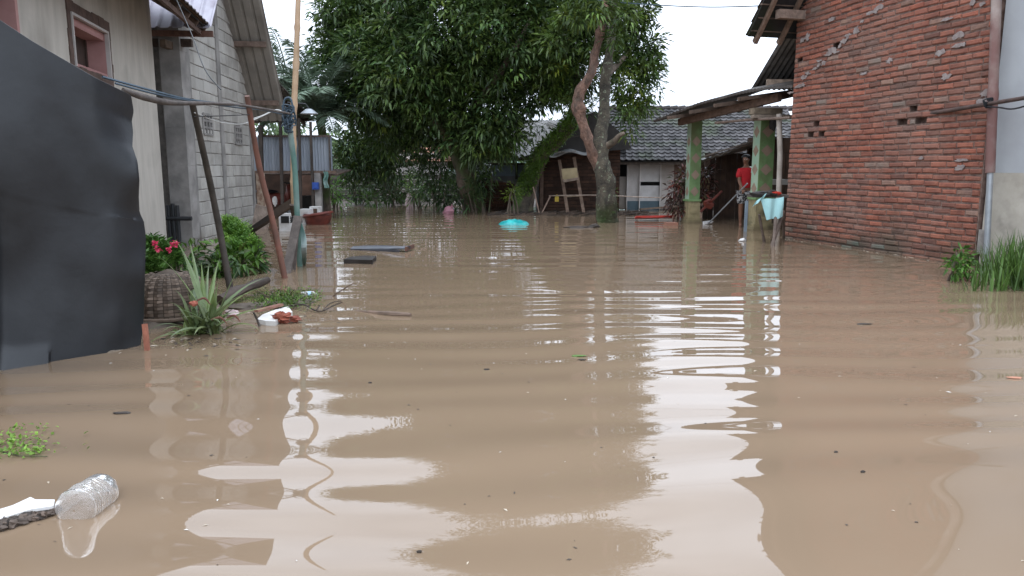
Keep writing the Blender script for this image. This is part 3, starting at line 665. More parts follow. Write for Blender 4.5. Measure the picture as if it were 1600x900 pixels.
# ---------------------------------------------------------------- porch
po = thing('porch', 'porch with a low warped sheet roof over a bare tiled-pattern yard, beside the brick house', 'porch', (5.2, 16.2, 0))
a = P(1238, 133, 14.05); m_ = P(1150, 141, 15.3); b = P(1021, 188, 18.2); back = Vector((1.75, .95, .42))
def prf(u, v):
    p = (a * (1 - u) ** 2 + m_ * 2 * u * (1 - u) * 1.0 + b * u * u)
    if u < .0: pass
    w = .009 * math.cos(u * 2 * math.pi * 42) + .02 * mnoise.noise(Vector((u * 5, v * 3, 2)))
    return p + back * v + Vector((0, 0, w + .05 * math.sin(math.pi * u)))
mb = MB(); mb.sheet(prf, 336, 6, .05, (0, 0, 1), (.42, .37, .34)); mb.build('roof', M['oldroof'], po)
mb = MB(); q0 = P(1218, 152, 14.75); q1 = P(1062, 191, 18.0); mb.beam(q0, q1, .10, .15, (1.1, .8, .65)); 
mb.beam(q0 + Vector((1.2, .5, .3)), q1 + Vector((1.2, .5, .3)), .08, .12, (.7, .6, .5))
for t in (.08, .3, .55, .8): 
    c = q0.lerp(q1, t); mb.beam(c + Vector((-.75, -.42, -.03)), c + Vector((1.3, .7, .32)), .05, .07, (.8, .65, .55))
mb.build('beam', M['wood'], po)
c2 = G(1186, 358); c1 = G(1080, 347)
mb = MB(); q = P(1190, 172, 15.2); mb.box((q.x + .1, 15.25, q.z - .02), (.62, .22, .12), .2, (1.8, 1.7, 1.4)); mb.box((q.x + .25, 15.2, q.z - .13), (.9, .16, .07), .15, (2.2, 2.1, 1.9)); mb.build('head_board', M['wood'], po)
mb = MB(); mb.tube([P(1118, 192, 16.4), P(1170, 187, 15.4), P(1235, 184, 14.2)], .028, 8, (1.5, 1.3, 1.2)); mb.build('rail_pole', M['wood'], po, smooth=True)
mb = MB(); mb.tube([P(1217, 178, 14.6), P(1219, 240, 14.6), (P(1219, 300, 14.6).x, 14.6, -.3)], .052, 12); mb.build('pipe_post', M['pipepost'], po, smooth=True)
mb = MB(); mb.blob(P(1208, 192, 15.2), (.07, .1, .14), jit=.4); mb.build('hanging_bundle', M['dark'], po)

ROT = R(7)
def column(c, ztop, w, zped):
    t = thing('porch_column', '', 'column', (c.x, c.y, 0), 'green patterned porch columns')
    ux = Vector((math.cos(ROT), math.sin(ROT), 0)); uy = Vector((-math.sin(ROT), math.cos(ROT), 0)); Z = Vector((0, 0, 1)); B = Vector((c.x, c.y, 0))
    def ob(mb, a0, a1, b0, b1, z0, z1, colr=(1, 1, 1)): mb.obox(B + ux * (a0 + a1) / 2 + uy * (b0 + b1) / 2 + Z * (z0 + z1) / 2, ux * (a1 - a0) / 2, uy * (b1 - b0) / 2, Z * (z1 - z0) / 2, colr)
    h = w / 2
    mb = MB(); ob(mb, -h, h, -h, h, zped, ztop); sh_ = mb.build('shaft', M['mint'], t)
    # ribbed green face (-uy side) and mint side with diamonds (-ux side)
    mb = MB(); nr = 9
    for i in range(nr):
        x = -h + w * (i + .5) / nr; ob(mb, x - w / nr * .36, x + w / nr * .36, -h - .014, -h - .001, zped + .01, ztop)
    ob(mb, -h, h, -h - .005, -h - .0008, zped + .01, ztop, (.4, .45, .4)); mb.build('ribbed_face', M['green'], sh_)
    mb = MB(); z = zped + .19
    while z < ztop - .08:
        dh = .125; dw = w * .40
        mb.prism([B + ux * 0 + uy * (-h - .015) + Z * (z - dh), B + ux * dw + uy * (-h - .015) + Z * z, B + uy * (-h - .015) + Z * (z + dh), B - ux * dw + uy * (-h - .015) + Z * z], -uy * .006)
        mb.prism([B - ux * (h + .001) + uy * 0 + Z * (z - dh), B - ux * (h + .001) + uy * dw + Z * z, B - ux * (h + .001) + Z * (z + dh), B - ux * (h + .001) - uy * dw + Z * z], -ux * .005)
        z += .40
    mb.build('diamond_inlay', M['pinkpaint'], sh_)
    mb = MB(); k = h * 1.12
    ob(mb, -k, k, -k, k, .08, zped - .05); ob(mb, -k * 1.25, k * 1.25, -k * 1.25, k * 1.25, .02, .075); ob(mb, -k * 1.12, k * 1.12, -k * 1.12, k * 1.12, .075, .13); ob(mb, -k * 1.35, k * 1.35, -k * 1.35, k * 1.35, -.4, .02)
    ob(mb, -k * .62, k * .62, -k - .018, -k - .0005, .22, zped - .16)
    pd = mb.build('pedestal', M['ochre'], t); mb = MB(); ob(mb, -k * 1.14, k * 1.14, -k * 1.14, k * 1.14, zped - .05, zped); mb.build('cap', M['green'], pd)
    return t
t = column(c2, P(1188, 176, c2.y).z, .33, P(1188, 308, c2.y).z); t['label'] = 'nearer green porch column with pink diamonds, right beside the person in red'
t = column(c1, P(1080, 190, c1.y).z, .27, P(1080, 311, c1.y).z); t['label'] = 'farther green porch column with pink diamonds, standing left in front of the dark red shrub'

# ================================================================ TILE-ROOFED HOUSE AT THE BACK
th = thing('tiled_house', 'low whitewashed house with a dark wet tiled roof at the back of the flooded yard', 'house', (5.5, 24, 0))
YEV = 23.4; e0 = P(948, 251, YEV); e1 = P(1262, 251, YEV); rdg = P(985, 171, 26.4)
mb = MB(); V = Vector((.35, 26.4 - YEV, rdg.z - e0.z)); tiles(mb, e0, Vector((e1.x - e0.x, 0, 0)), V, .20, .215, random.Random(8), tilt=.035, wave=.04, tintf=lambda r: (lambda q: (q, q, q))(r.uniform(.4, 1.4)))
rt = mb.build('roof', M['tile'], th)
mb = MB(); ra = e0 + V
for i in range(26):
    x = ra.x + .27 * i; mb.tube([(x, 26.42, rdg.z + .02), (x + .3, 26.42, rdg.z + .05)], [.085, .1], 8, (.9, .8, .75))
mb.build('ridge_tiles', M['tile'], rt)
mb = MB(); mb.beam((e0.x + .1, YEV + .08, e0.z - .07), (e1.x, YEV + .08, e0.z - .07), .05, .10, (.5, .45, .4)); mb.build('eave_board', M['wood'], rt)
mb = MB(); mb.prism([(e0.x + .35, 24.1, e0.z + .1), (e0.x + .35, 28.6, e0.z + .1), (e0.x + .35, 26.4, rdg.z - .15)], (.1, 0, 0), (.8, .7, .6)); mb.box((7.4, 25.6, 1.0), (7, .1, 3.0), 0, (.3, .3, .3)); mb.build('gable_end', M['brownwall'], th)
YW = 24.0; X = lambda px: P(px, 290, YW).x; Z = lambda py: P(1000, py, YW).z
mb = MB()
def wb(px0, px1, py0, py1, y=YW, c=(1, 1, 1)): mb.box(((X(px0) + X(px1)) / 2, y, (Z(py0) + Z(py1)) / 2), (X(px1) - X(px0), .08, Z(py0) - Z(py1)), 0, c)
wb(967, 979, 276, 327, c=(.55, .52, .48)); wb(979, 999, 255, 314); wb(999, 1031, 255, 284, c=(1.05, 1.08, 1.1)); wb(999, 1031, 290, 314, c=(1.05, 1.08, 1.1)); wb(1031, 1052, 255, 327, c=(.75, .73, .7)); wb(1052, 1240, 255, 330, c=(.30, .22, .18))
mb.build('wall', M['whitewash'], th)
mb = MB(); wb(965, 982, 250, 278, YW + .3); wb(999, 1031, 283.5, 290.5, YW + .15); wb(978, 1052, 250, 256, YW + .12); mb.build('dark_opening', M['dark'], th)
mb = MB(); wb(979, 1031, 314, 328, YW - .03, (.35, .42, .42)); mb.build('plinth_board', M['bluewall'], th)
mb = MB(); wb(978.5, 979.7, 255, 328, YW - .08, (1.2, 1.2, 1.2)); wb(998.2, 999.6, 255, 328, YW - .08, (1.2, 1.2, 1.2)); wb(1030.2, 1031.4, 255, 328, YW - .08, (1.1, 1.1, 1.1)); mb.build('batten', M['whitewash'], th)

# low lean-to behind the person
lt = thing('lean_to', 'low lean-to with a sloping dark sheet roof and timber wall behind the person in red', 'shed', (6.1, 19.5, 0))
mb = MB(); a = P(1093, 250, 18.6); b = P(1180, 218, 17.6); k = Vector((1.6, 2.2, .25))
mb.sheet(lambda u, v: a.lerp(b, u) + k * v + Vector((0, 0, .02 * math.cos(u * 40) - .05 * math.sin(math.pi * u))), 60, 5, .015, (0, 0, 1)); mb.build('roof', M['oldroof'], lt)
mb = MB(); mb.beam(a + Vector((.03, .06, -.05)), b + Vector((0, .06, -.05)), .05, .05, (1, .9, .8)); mb.beam(a + Vector((-.1, -.1, .03)), b + Vector((.2, -.1, .05)), .03, .03, (2, 2, 2)); mb.build('pole_frame', M['wood'], lt, )
mb = MB(); rr = random.Random(12)
for i in range(16):
    x = P(1103, 300, 19.5).x + i * .14; mb.box((x, 19.5 + rr.uniform(-.02, .02), .6), (.128, .05, 2.2), 0, (lambda q: (q, q, q))(rr.uniform(.4, .9)))
mb.build('plank_wall', M['brownwall'], lt)

# ================================================================ DARK HUT IN THE MIDDLE
ht = thing('brick_hut', 'dark brown hut with a mossy brick wall and ragged eave, behind the two trunks', 'hut', (2.1, 23, 0))
YH = 22.8; F6 = Fr((P(842, 300, YH).x, YH), (1, 0), (0, -1))
x1 = P(968, 300, YH).x - P(842, 300, YH).x; zt = P(900, 232, YH).z
mb = MB(); bricks(mb, F6, 0, x1, -.4, lambda s: zt, .105, .30, .015, .1, lambda r, s, z: (lambda q: (q * 1.1, q * .9, q * .8))(r.uniform(.35, .7)), seed=31); 
mb.build('wall', M['brownwall'], ht)
mb = MB(); fbox(mb, F6, 0, x1, -.4, zt, -.2, -.015, (.3, .3, .3)); fbox(mb, F6, 0, .12, -.4, zt, -3, -.21, (.4, .4, .4)); mb.build('wall_core', M['brownwall'], ht)
mb = MB(); gx = F6.A.x; mb.prism([(gx - .9, YH - .3, P(790, 250, YH).z), (gx + .2, YH - .3, P(858, 236, YH).z), (P(885, 190, YH).x, YH - .3, P(885, 190, YH).z), (P(930, 175, YH).x, YH - .3, P(930, 175, YH).z), (P(975, 215, YH).x, YH - .3, P(975, 215, YH).z), (x1 + gx + .3, YH - .3, zt - .02), (gx + .25, YH - .3, P(860, 244, YH).z)], (0, 4, .3), (.22, .2, .2)); mb.build('roof', M['oldroof'], ht)
mb = MB(); a = P(852, 243, YH - .9); b = P(925, 238, YH - .7); mb.sheet(lambda u, v: a.lerp(b, u) + Vector((0, .9 * v, .18 * v - .06 * math.sin(u * 9))), 16, 4, .02, (0, 0, 1), (1.5, 1.6, 1.7)); mb.build('eave_sheet', M['oldroof'], ht)
mb = MB(); mb.beam(P(845, 240, YH - .6), P(900, 236, YH - .6), .04, .03, (2.5, 2.5, 2.5)); mb.beam(P(847, 243, YH - .4), P(846, 330, YH - .1), .1, .1, (.9, .7, .6), up=(0, 1, 0)); mb.beam(P(838, 222, YH - .7), P(935, 208, YH - .5), .03, .03, (.5, .5, .5)); mb.build('timber', M['wood'], ht)

gs = thing('zinc_roof_house', 'house with a grey corrugated roof and faded blue sheet wall behind the leaning mossy tree', 'house', (.2, 25, 0))
mb = MB(); a = P(768, 247, 24.6); b = P(905, 250, 24.6); c = P(790, 188, 27.4); V = Vector((.5, 2.8, c.z - a.z)); corrug(mb, a, Vector((b.x - a.x, 0, 0)), V, .13, .035, .01, nv=6, sag=.05); mb.build('roof', M['oldroof'], gs)
mb = MB(); a = P(778, 240, 24.5); mb.beam((a.x, 24.5, a.z - .05), (a.x + 2, 24.5, a.z + .03), .06, .05, (2, 1.9, 1.8)); mb.beam((a.x - .2, 24.55, a.z - .18), (a.x + 2, 24.55, a.z - .18), .06, .09, (.8, .6, .5)); mb.build('eave_board', M['wood'], gs)
YB = 25.0; Xb = lambda px: P(px, 270, YB).x; Zb = lambda py: P(800, py, YB).z
mb = MB(); mb.box(((Xb(766) + Xb(822)) / 2, YB, (Zb(256) + Zb(275)) / 2), (Xb(822) - Xb(766), .08, Zb(256) - Zb(275)))
mb.box(((Xb(766) + Xb(822)) / 2, YB, (Zb(275) + Zb(330)) / 2), (Xb(822) - Xb(766), .08, Zb(275) - Zb(330)), 0, (.85, .68, .6)); mb.build('wall', M['bluewall'], gs)
mb = MB(); mb.box((Xb(807), YB - .07, (Zb(256) + Zb(280)) / 2), (.09, .06, Zb(256) - Zb(280)), 0, (.4, .4, .4)); mb.box((Xb(790), YB - .07, Zb(256)), (1.3, .06, .07), 0, (.5, .45, .4)); mb.build('frame', M['wood'], gs)
mb = MB(); mb.box((Xb(752), YB + .1, .8), (.62, .1, 2.2)); mb.build('doorway', M['dark'], gs)

# far yard wall and the orange-roofed house beyond
fw = thing('yard_wall', 'grey block wall coloured dark for the shade under the trees, at the far left end of the yard', 'wall', (-5.2, 30, 0))
F7 = Fr((P(505, 300, 30).x, 30), (1, 0), (0, -1)); wlen = P(780, 300, 30).x - F7.A.x
mb = MB(); bricks(mb, F7, 0, wlen, -.1, lambda s: 1.15, .2, .42, .02, .12, lambda r, s, z: (lambda q: (q, q * .95, q * .85))(r.uniform(.12, .34)), seed=41)  # block tints darkened: the shade under the trees is put into the colour
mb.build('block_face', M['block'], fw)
mb = MB(); mb.box((P(578, 300, 29.8).x, 29.8, .6), (.35, .3, 1.7)); mb.box((P(600, 300, 29.8).x + .3, 29.85, .55), (1.0, .1, .06), 0); mb.build('gate_post', M['darkwood'], fw)
oh = thing('orange_roof_house', 'pale distant house with an orange tiled roof glimpsed through the trees', 'house', (-4.5, 40, 0))
mb = MB(); a = P(615, 252, 38); b = P(700, 252, 38); c = P(650, 226, 41); tiles(mb, a, Vector((b.x - a.x + 1, 0, 0)), Vector((0, 3.5, c.z - a.z)), .4, .4, random.Random(1), tintf=lambda r: (lambda q: (q, q, q))(r.uniform(.7, 1.1))); mb.build('roof', M['terracotta'], oh)
mb = MB(); mb.box(((a.x + b.x) / 2, 38.5, 1), (b.x - a.x, .2, 2.2)); mb.build('wall', M['whitewash'], oh)

# ================================================================ FOLIAGE BUILDERS
def leaf_object(name, m, parent, base, d, L, W, tint, fold=.25, droop=.0, loc=None):
    """many separate leaf blades: each two folded triangles pairs"""
    N = len(base); d = d / np.linalg.norm(d, axis=1, keepdims=True)
    rv = NR.normal(size=(N, 3)) * .5 + np.array([0, 0, 1.0]); side = np.cross(d, rv); side /= (np.linalg.norm(side, axis=1, keepdims=True) + 1e-9)
    up = np.cross(side, d)
    L = L[:, None]; W = W[:, None]
    m1 = base + d * L * .35; tip = base + d * L + np.array([0, 0, -1.0]) * L * droop
    v = np.stack([base, m1 + side * W * .5 + up * W * fold, m1 + d * L * .0, m1 - side * W * .5 + up * W * fold, tip], axis=1)   # N,5,3
    og = np.array(origin(parent)) if parent is not None else np.array(loc if loc is not None else (0, 0, 0))
    V = (v.reshape(-1, 3) - og)
    k = np.arange(N)[:, None] * 5
    tri = np.concatenate([k + np.array([[0, 1, 2]]), k + np.array([[0, 2, 3]]), k + np.array([[1, 4, 2]]), k + np.array([[2, 4, 3]])], axis=1).reshape(-1)
    me = bpy.data.meshes.new(name); me.vertices.add(len(V)); me.vertices.foreach_set('co', V.astype(np.float32).ravel())
    nf = N * 4; me.loops.add(nf * 3); me.loops.foreach_set('vertex_index', tri.astype(np.int32)); me.polygons.add(nf)
    me.polygons.foreach_set('loop_start', (np.arange(nf) * 3).astype(np.int32)); me.polygons.foreach_set('loop_total', np.full(nf, 3, np.int32))
    me.update(calc_edges=True)
    at = me.attributes.new('tint', 'FLOAT_COLOR', 'CORNER'); cc = np.ones((nf * 3, 4), np.float32); cc[:, :3] = np.repeat(tint, 12, axis=0); at.data.foreach_set('color', cc.ravel())
    me.materials.append(m); o = bpy.data.objects.new(name, me); col.objects.link(o)
    if parent is not None: o.parent = parent
    else: o.location = tuple(og)
    return o
def clumps(blobs, dens, inner=.55):
    """clump centres spread through the outer shell of each lobe; returns centres and outward directions"""
    C_, D_ = [], []
    for (c, r) in blobs:
        c = np.array(c, float); r = np.array(r, float)
        n = int(dens * (r[0] * r[1] * r[2]) ** (2 / 3) * 4)
        d = NR.normal(size=(n, 3)); d /= np.linalg.norm(d, axis=1, keepdims=True)
        q = inner + (1.06 - inner) * NR.rand(n) ** .6
        lump = 1 + .26 * np.sin(d[:, 0] * 5 + c[0]) * np.sin(d[:, 2] * 6 + c[2]) + .10 * np.sin(d[:, 1] * 9 + d[:, 2] * 7)
        C_.append(c + d * r * (q * lump)[:, None]); D_.append(d)
    return np.concatenate(C_), np.concatenate(D_)
def crown(name, m, parent, blobs, dens, per, L, W, spread=.28, droop=.55, pal=((1, 1, 1),), young=.03, inner=.55, hang=.35, loc=None):
    c, d = clumps(blobs, dens, inner); n = len(c)
    pal = np.array(pal); ct = pal[NR.randint(len(pal), size=n)] * NR.uniform(.6, 1.45, size=(n, 1))
    yg = NR.rand(n) < young; ct[yg] = ct[yg] * np.array([1.9, 1.6, 1.2])
    N = n * per; cc = np.repeat(c, per, axis=0); dd = np.repeat(d, per, axis=0)
    j = NR.normal(size=(N, 3)); j /= np.linalg.norm(j, axis=1, keepdims=True)
    dr = dd * .75 + j * 1.0 + np.array([0, 0, -hang * 1.2]); dr /= np.linalg.norm(dr, axis=1, keepdims=True)
    base = cc + j * spread * NR.rand(N, 1) ** .5
    t = np.repeat(ct, per, axis=0) * NR.uniform(.8, 1.2, size=(N, 1))
    LL = L * NR.uniform(.7, 1.25, N)
    return leaf_object(name, m, parent, base, dr, LL, W * NR.uniform(.8, 1.2, N), t, droop=droop * .4, loc=loc)
def px_blob(px, py, r, Y, depth=None, sq=1.0):
    c = P(px, py, Y); k = r / FX * Y
    return ((c.x, c.y, c.z), (k, depth or k, k * sq))
def limb(mb, pts, rad, seed=0, n=10, bump_=.18, c=(1, 1, 1)): mb.tube(pts, rad, n, c, sub=5, bumpy=bump_, seed=seed)

# ---------------------------------------------------------------- the big mango tree
PALM_ = [(1, 1, 1), (.75, .85, .8), (1.25, 1.2, .9), (.6, .72, .75), (1.0, 1.1, .8)]
Y1 = 22.0
T1 = thing('mango_tree', 'big dense dark green mango tree filling the middle of the yard, with a lichen-spotted trunk', 'tree', tuple(G(738, 331)))
mb = MB(); b0 = G(742, 330)
tp = [b0 + Vector((.05, 0, -.4)), b0, P(728, 280, Y1 + .2), P(716, 235, Y1 + .4), P(712, 190, Y1 + .5), P(720, 120, Y1 + .6), P(740, 20, Y1 + .6), P(760, -120, Y1 + .6), P(765, -260, Y1 + .6)]
limb(mb, tp, [.42, .36, .27, .27, .24, .22, .2, .14, .06], 1)
tr = mb.build('trunk', M['bark'], T1, smooth=True)
for sd_, (pts, rd) in enumerate((((tp[3], P(690, 200, 21.7), P(672, 165, 21.4), P(640, 90, 21.0), P(600, 0, 20.7)), (.2, .15, .13, .10, .05)),
                  ((tp[3], P(728, 205, 21.5), P(744, 165, 21.0), P(790, 100, 20.6), P(830, 30, 20.5)), (.18, .13, .12, .09, .05)),
                  ((tp[4], P(660, 150, 23.0), P(560, 110, 23.5), P(520, 60, 23.6)), (.16, .12, .08, .04)),
                  ((tp[5], P(810, 60, 23.0), P(880, -40, 23.5), P(900, -200, 23.5)), (.15, .12, .08, .04)))):
    mb = MB(); limb(mb, pts, rd, sd_ + 3, c=(1.5, 1.15, .95)); mb.build('limb', M['bark'], tr, smooth=True)
B1 = [px_blob(*b) for b in ((560, 55, 62, Y1 + .3), (549, 118, 46, Y1), (590, 150, 58, Y1), (640, 90, 85, Y1 - .8, 1.8), (600, 20, 80, Y1 + .5), (700, 45, 95, Y1 - .8, 2.0), (790, 50, 90, Y1 - .8, 2.0), (690, 150, 62, Y1 - .6), (770, 165, 60, Y1 - 1), (820, 125, 62, Y1 + .2),
      (640, 190, 45, Y1 + .6), (745, 215, 42, Y1 - .9), (790, 215, 30, Y1 - .8), (600, 215, 28, Y1 + .6), (850, 45, 80, Y1 + .8), (880, 110, 45, Y1 + 1.4), (665, 232, 24, Y1 + 1.5), (705, 215, 35, Y1 + 1),
      (705, -80, 70, Y1, 1.7), (760, -90, 110, Y1, 2.1), (840, -90, 100, Y1, 2.0), (745, -210, 80, Y1, 1.8), (820, -230, 110, Y1, 2.1), (870, -230, 80, Y1), (790, -360, 85, Y1, 1.8), (532, 10, 40, Y1), (518, 80, 24, Y1), (590, -30, 35, Y1))]
crown('crown', M['leaf'], T1, B1, 44, 13, .225, .066, spread=.26, pal=PALM_, hang=.12, droop=.35, inner=.35)
# understorey leaves round the trunk
# ---------------------------------------------------------------- second tree: two stems, the left one bare and reddish
Y2 = G(948, 348).y
T2 = thing('mango_tree', 'tree with a twisting bare red-brown stem beside a dark stem, standing in the water', 'tree', tuple(G(948, 348)))
mb = MB(); b0 = G(948, 347)
limb(mb, [b0 + Vector((0, 0, -.45)), b0, P(948, 315, Y2), P(945, 280, Y2), P(938, 250, Y2 + .05), P(938, 215, Y2 + .15), P(944, 175, Y2 + .25), P(946, 125, Y2 + .35), P(955, 60, Y2 + .5), P(965, -60, Y2 + .6), P(970, -200, Y2 + .6)],
     [.30, .26, .24, .23, .21, .165, .14, .13, .10, .07, .03], 5, 14, .3)
tr = mb.build('trunk', mat('lichen_bark', (.095, .08, .058), (.04, .035, .028), 6, .95, .035, c=(.20, .22, .15), cscale=14, cth=(.58, .68), wet=(1.1, (.06, .10, .03), .7)), T2, smooth=True)
mb = MB(); limb(mb, [P(936, 262, Y2 + .02), P(925, 235, Y2 - .08), P(913, 205, Y2 - .15), P(905, 170, Y2 - .2), P(906, 145, Y2 - .2), P(922, 118, Y2 - .2), P(930, 85, Y2 - .2), P(938, 50, Y2 - .15), P(946, 15, Y2 - .1), P(950, -50, Y2), P(958, -150, Y2)],
     [.13, .125, .12, .135, .125, .105, .10, .09, .08, .06, .04], 8, 16, .5); mb.build('stem', M['redbark'], tr, smooth=True)
mb = MB(); limb(mb, [P(944, 232, Y2 + .1), P(958, 222, Y2 - .1), P(968, 212, Y2 - .25), P(976, 208, Y2 - .3)], [.10, .08, .06, .04], 9, c=(.6, .6, .6)); mb.build('stub', M['bark'], tr, smooth=True)
for k, pts in enumerate(((P(908, 150, Y2 - .2), P(897, 165, Y2 - .1), P(898, 178, Y2)), (P(946, 120, Y2 + .35), P(975, 90, Y2 + 1.2), P(1000, 60, Y2 + 1.8)))):
    mb = MB(); limb(mb, pts, (.08, .06, .035) if k else (.09, .07, .05), k + 20); mb.build('limb', M['redbark'] if k < 1 else M['bark'], tr, smooth=True)
Yc = Y2 + 1.6
B2 = [px_blob(*b) for b in ((985, 30, 38, Yc), (1000, 75, 34, Yc), (985, 125, 46, Yc), (1012, 105, 22, Yc), (930, 30, 55, Yc + .3), (890, 60, 45, Yc + .6), (900, 125, 36, Yc + .9), (960, 85, 40, Yc), (985, 168, 24, Yc - .4), (868, 130, 30, Yc + 1), (860, 90, 35, Yc + .8), (1000, 150, 16, Yc - .2),
      (940, -60, 75, Yc), (985, -90, 60, Yc), (920, -200, 80, Yc), (975, -200, 65, Yc), (940, -330, 75, Yc), (985, -30, 40, Yc), (890, -330, 60, Yc), (905, 165, 18, Yc + .6), (985, 200, 12, Yc - .5), (900, 25, 26, Y2 - .7), (925, -5, 30, Y2 - .8), (975, 20, 24, Y2 - .5), (870, 60, 20, Y2 - .4), (965, 60, 16, Y2 - .3), (1018, 70, 14, Yc), (1005, 15, 20, Yc))]
crown('crown', M['leaf'], T2, B2, 44, 13, .19, .055, spread=.21, hang=.12, droop=.35, inner=.3, pal=[(x * 1.25, y * 1.2, z) for x, y, z in PALM_], young=.05)
# epiphyte tufts on the trunk foot
crown('fern_tuft', M['leaf2'], T2, [((b0.x + .05, b0.y - .2, .62), (.16, .14, .3)), ((b0.x, b0.y - .2, .3), (.14, .12, .15))], 60, 8, .11, .02, spread=.08, pal=[(.6, .7, .6)])
# ---------------------------------------------------------------- leaning mossy tree
b3 = G(812, 332); Y3 = b3.y
T3 = thing('leaning_tree', 'leaning tree with a moss-covered trunk bending right over the teal sheet', 'tree', tuple(b3))
mb = MB(); limb(mb, [b3 + Vector((-.1, 0, -.4)), b3, P(818, 300, Y3), P(830, 270, Y3 - .1), P(845, 240, Y3 - .4), P(868, 218, Y3 - .8), P(888, 198, Y3 - 1.2), P(897, 178, Y3 - 1.5), P(900, 120, Y3 - 1.6), P(890, 40, Y3 - 1.4)], [.34, .30, .24, .22, .23, .21, .2, .19, .13, .05], 12, 12, .3)
tr = mb.build('trunk', M['mossbark'], T3, smooth=True)
mb = MB(); limb(mb, [G(824, 332) + Vector((0, 0, -.3)), P(832, 300, Y3 + .1), P(845, 262, Y3), P(850, 245, Y3 - .3)], [.14, .11, .1, .08], 14); mb.build('stem', M['bark'], tr, smooth=True)
tn = 420; pos = []
tline = [P(818, 300, Y3), P(830, 270, Y3 - .1), P(845, 240, Y3 - .4), P(868, 218, Y3 - .8), P(888, 198, Y3 - 1.2), P(897, 180, Y3 - 1.5)]
for i in range(2600):
    t = rnd.random() * 4.98; k = int(t); q = tline[k].lerp(tline[k + 1], t - k); a = rnd.uniform(0, 6.28); r_ = .20 + rnd.random() * .07
    pos.append((q.x + math.cos(a) * r_, q.y - abs(math.sin(a)) * r_, q.z + .5 * math.cos(a * 1.7) * r_))
pos = np.array(pos); N = len(pos); dr = NR.normal(size=(N, 3)) + np.array([0, -.5, .1])
leaf_object('moss_and_creeper', M['leaf2'], T3, pos, dr, NR.uniform(.06, .13, N), NR.uniform(.03, .05, N), NR.uniform(.6, 1.3, size=(N, 1)) * np.array([[.95, .9, .7]]))
crown('crown', M['leaf'], T3, [px_blob(830, 205, 22, Y3 + .3), px_blob(800, 232, 20, Y3 - .2), px_blob(838, 258, 8, Y3 - .5), px_blob(780, 250, 15, Y3 - .2)], 20, 10, .22, .05, pal=[(1.2, 1.2, 1), (1.5, 1.4, 1.1)])
mb = MB()
# ---------------------------------------------------------------- tree at the back left, leaning trunk
T4 = thing('spreading_tree', 'low spreading tree behind the zinc shed with a pale trunk leaning over the far bank', 'tree', tuple(P(634, 312, 27.5)))
mb = MB(); limb(mb, [P(640, 322, 27.6), P(625, 306, 27.6), P(600, 280, 27.5), P(580, 262, 27.4), P(560, 230, 27.4), P(545, 190, 27.4)], [.24, .22, .18, .15, .12, .05], 17, c=(1.8, 1.5, 1.3)); mb.build('trunk', M['bark'], T4, smooth=True)
B4 = [px_blob(*b) for b in ((550, 248, 28, 25.5), (580, 235, 38, 25.5), (612, 240, 38, 25.5), (575, 205, 32, 26), (605, 205, 40, 26.5), (640, 200, 30, 27), (548, 222, 20, 25.2), (618, 268, 18, 25.8), (550, 268, 20, 26), (585, 262, 22, 26), (650, 180, 35, 27), (600, 180, 26, 27))]
crown('crown', M['leaf'], T4, B4, 34, 12, .21, .06, spread=.28, hang=.15, droop=.35, inner=.3, pal=[(.8, .9, .85), (1.1, 1.15, .9), (.55, .65, .65)])
# understorey bushes below the big tree
def bush(name, label, cat, blobs, m, dens, per, L, W, pal, stems=None, group=None, loc=None, young=.03, droop=.4, hang=.15, spread=.2):
    c = Vector(blobs[0][0]); g_ = thing(name, label, cat, (c.x, c.y, 0), group)
    crown('foliage', m, g_, blobs, dens, per, L, W, spread=spread, pal=pal, young=young, droop=droop, hang=hang, inner=.25)
    mb = MB()
    for k in range(stems or 5):
        bb_ = blobs[k % len(blobs)]; a = Vector((c.x + rnd.uniform(-.2, .2), c.y + rnd.uniform(-.1, .1), -.35)); z = Vector(bb_[0]) + Vector((rnd.uniform(-.3, .3) * bb_[1][0], 0, rnd.uniform(0, .6) * bb_[1][2]))
        mb.tube([a, a.lerp(z, .5) + Vector((rnd.uniform(-.05, .05), 0, .05)), z], [.03, .022, .01], 6, sub=3)
    mb.build('stem', M['bark'], g_, smooth=True)
    return g_
DK = [(.7, .85, .8), (.9, 1, .85), (.5, .65, .65)]
bush('bush', 'tall dark bush at the foot of the big mango tree, on its left side', 'bush', [px_blob(*b) for b in ((685, 285, 34, 22.8), (665, 262, 22, 23), (700, 305, 26, 22.4), (690, 250, 30, 23))], M['leaf'], 22, 11, .24, .045, DK)
bush('bush', 'dark drooping bush at the foot of the big mango tree, on its right side', 'bush', [px_blob(*b) for b in ((752, 285, 24, 22.2), (735, 262, 22, 22.4), (765, 262, 16, 22.2), (728, 310, 14, 21.8))], M['leaf'], 22, 11, .24, .045, DK)
bush('bush', 'bright green leafy shrub beside the shed, at the far end of the water', 'bush', [px_blob(*b) for b in ((522, 296, 17, 23), (528, 308, 14, 22.9), (512, 288, 9, 23))], M['leaf2'], 30, 11, .17, .045, [(1, 1.1, 1), (.7, .8, .8)])
bush('bush', 'yellow-green shrub on the far bank, left of the big mango tree', 'bush', [px_blob(*b) for b in ((652, 298, 14, 24), (646, 308, 10, 23.9), (640, 282, 9, 24))], M['leaf2'], 30, 11, .16, .04, [(1.1, 1, .8), (.6, .7, .6)])
bush('bush', 'small yellow-green plant against the foot of the leaning mossy tree', 'bush', [px_blob(*b) for b in ((799, 308, 10, 21.3), (802, 298, 8, 21.3))], M['leaf2'], 40, 10, .15, .035, [(1.3, 1.0, .7)])
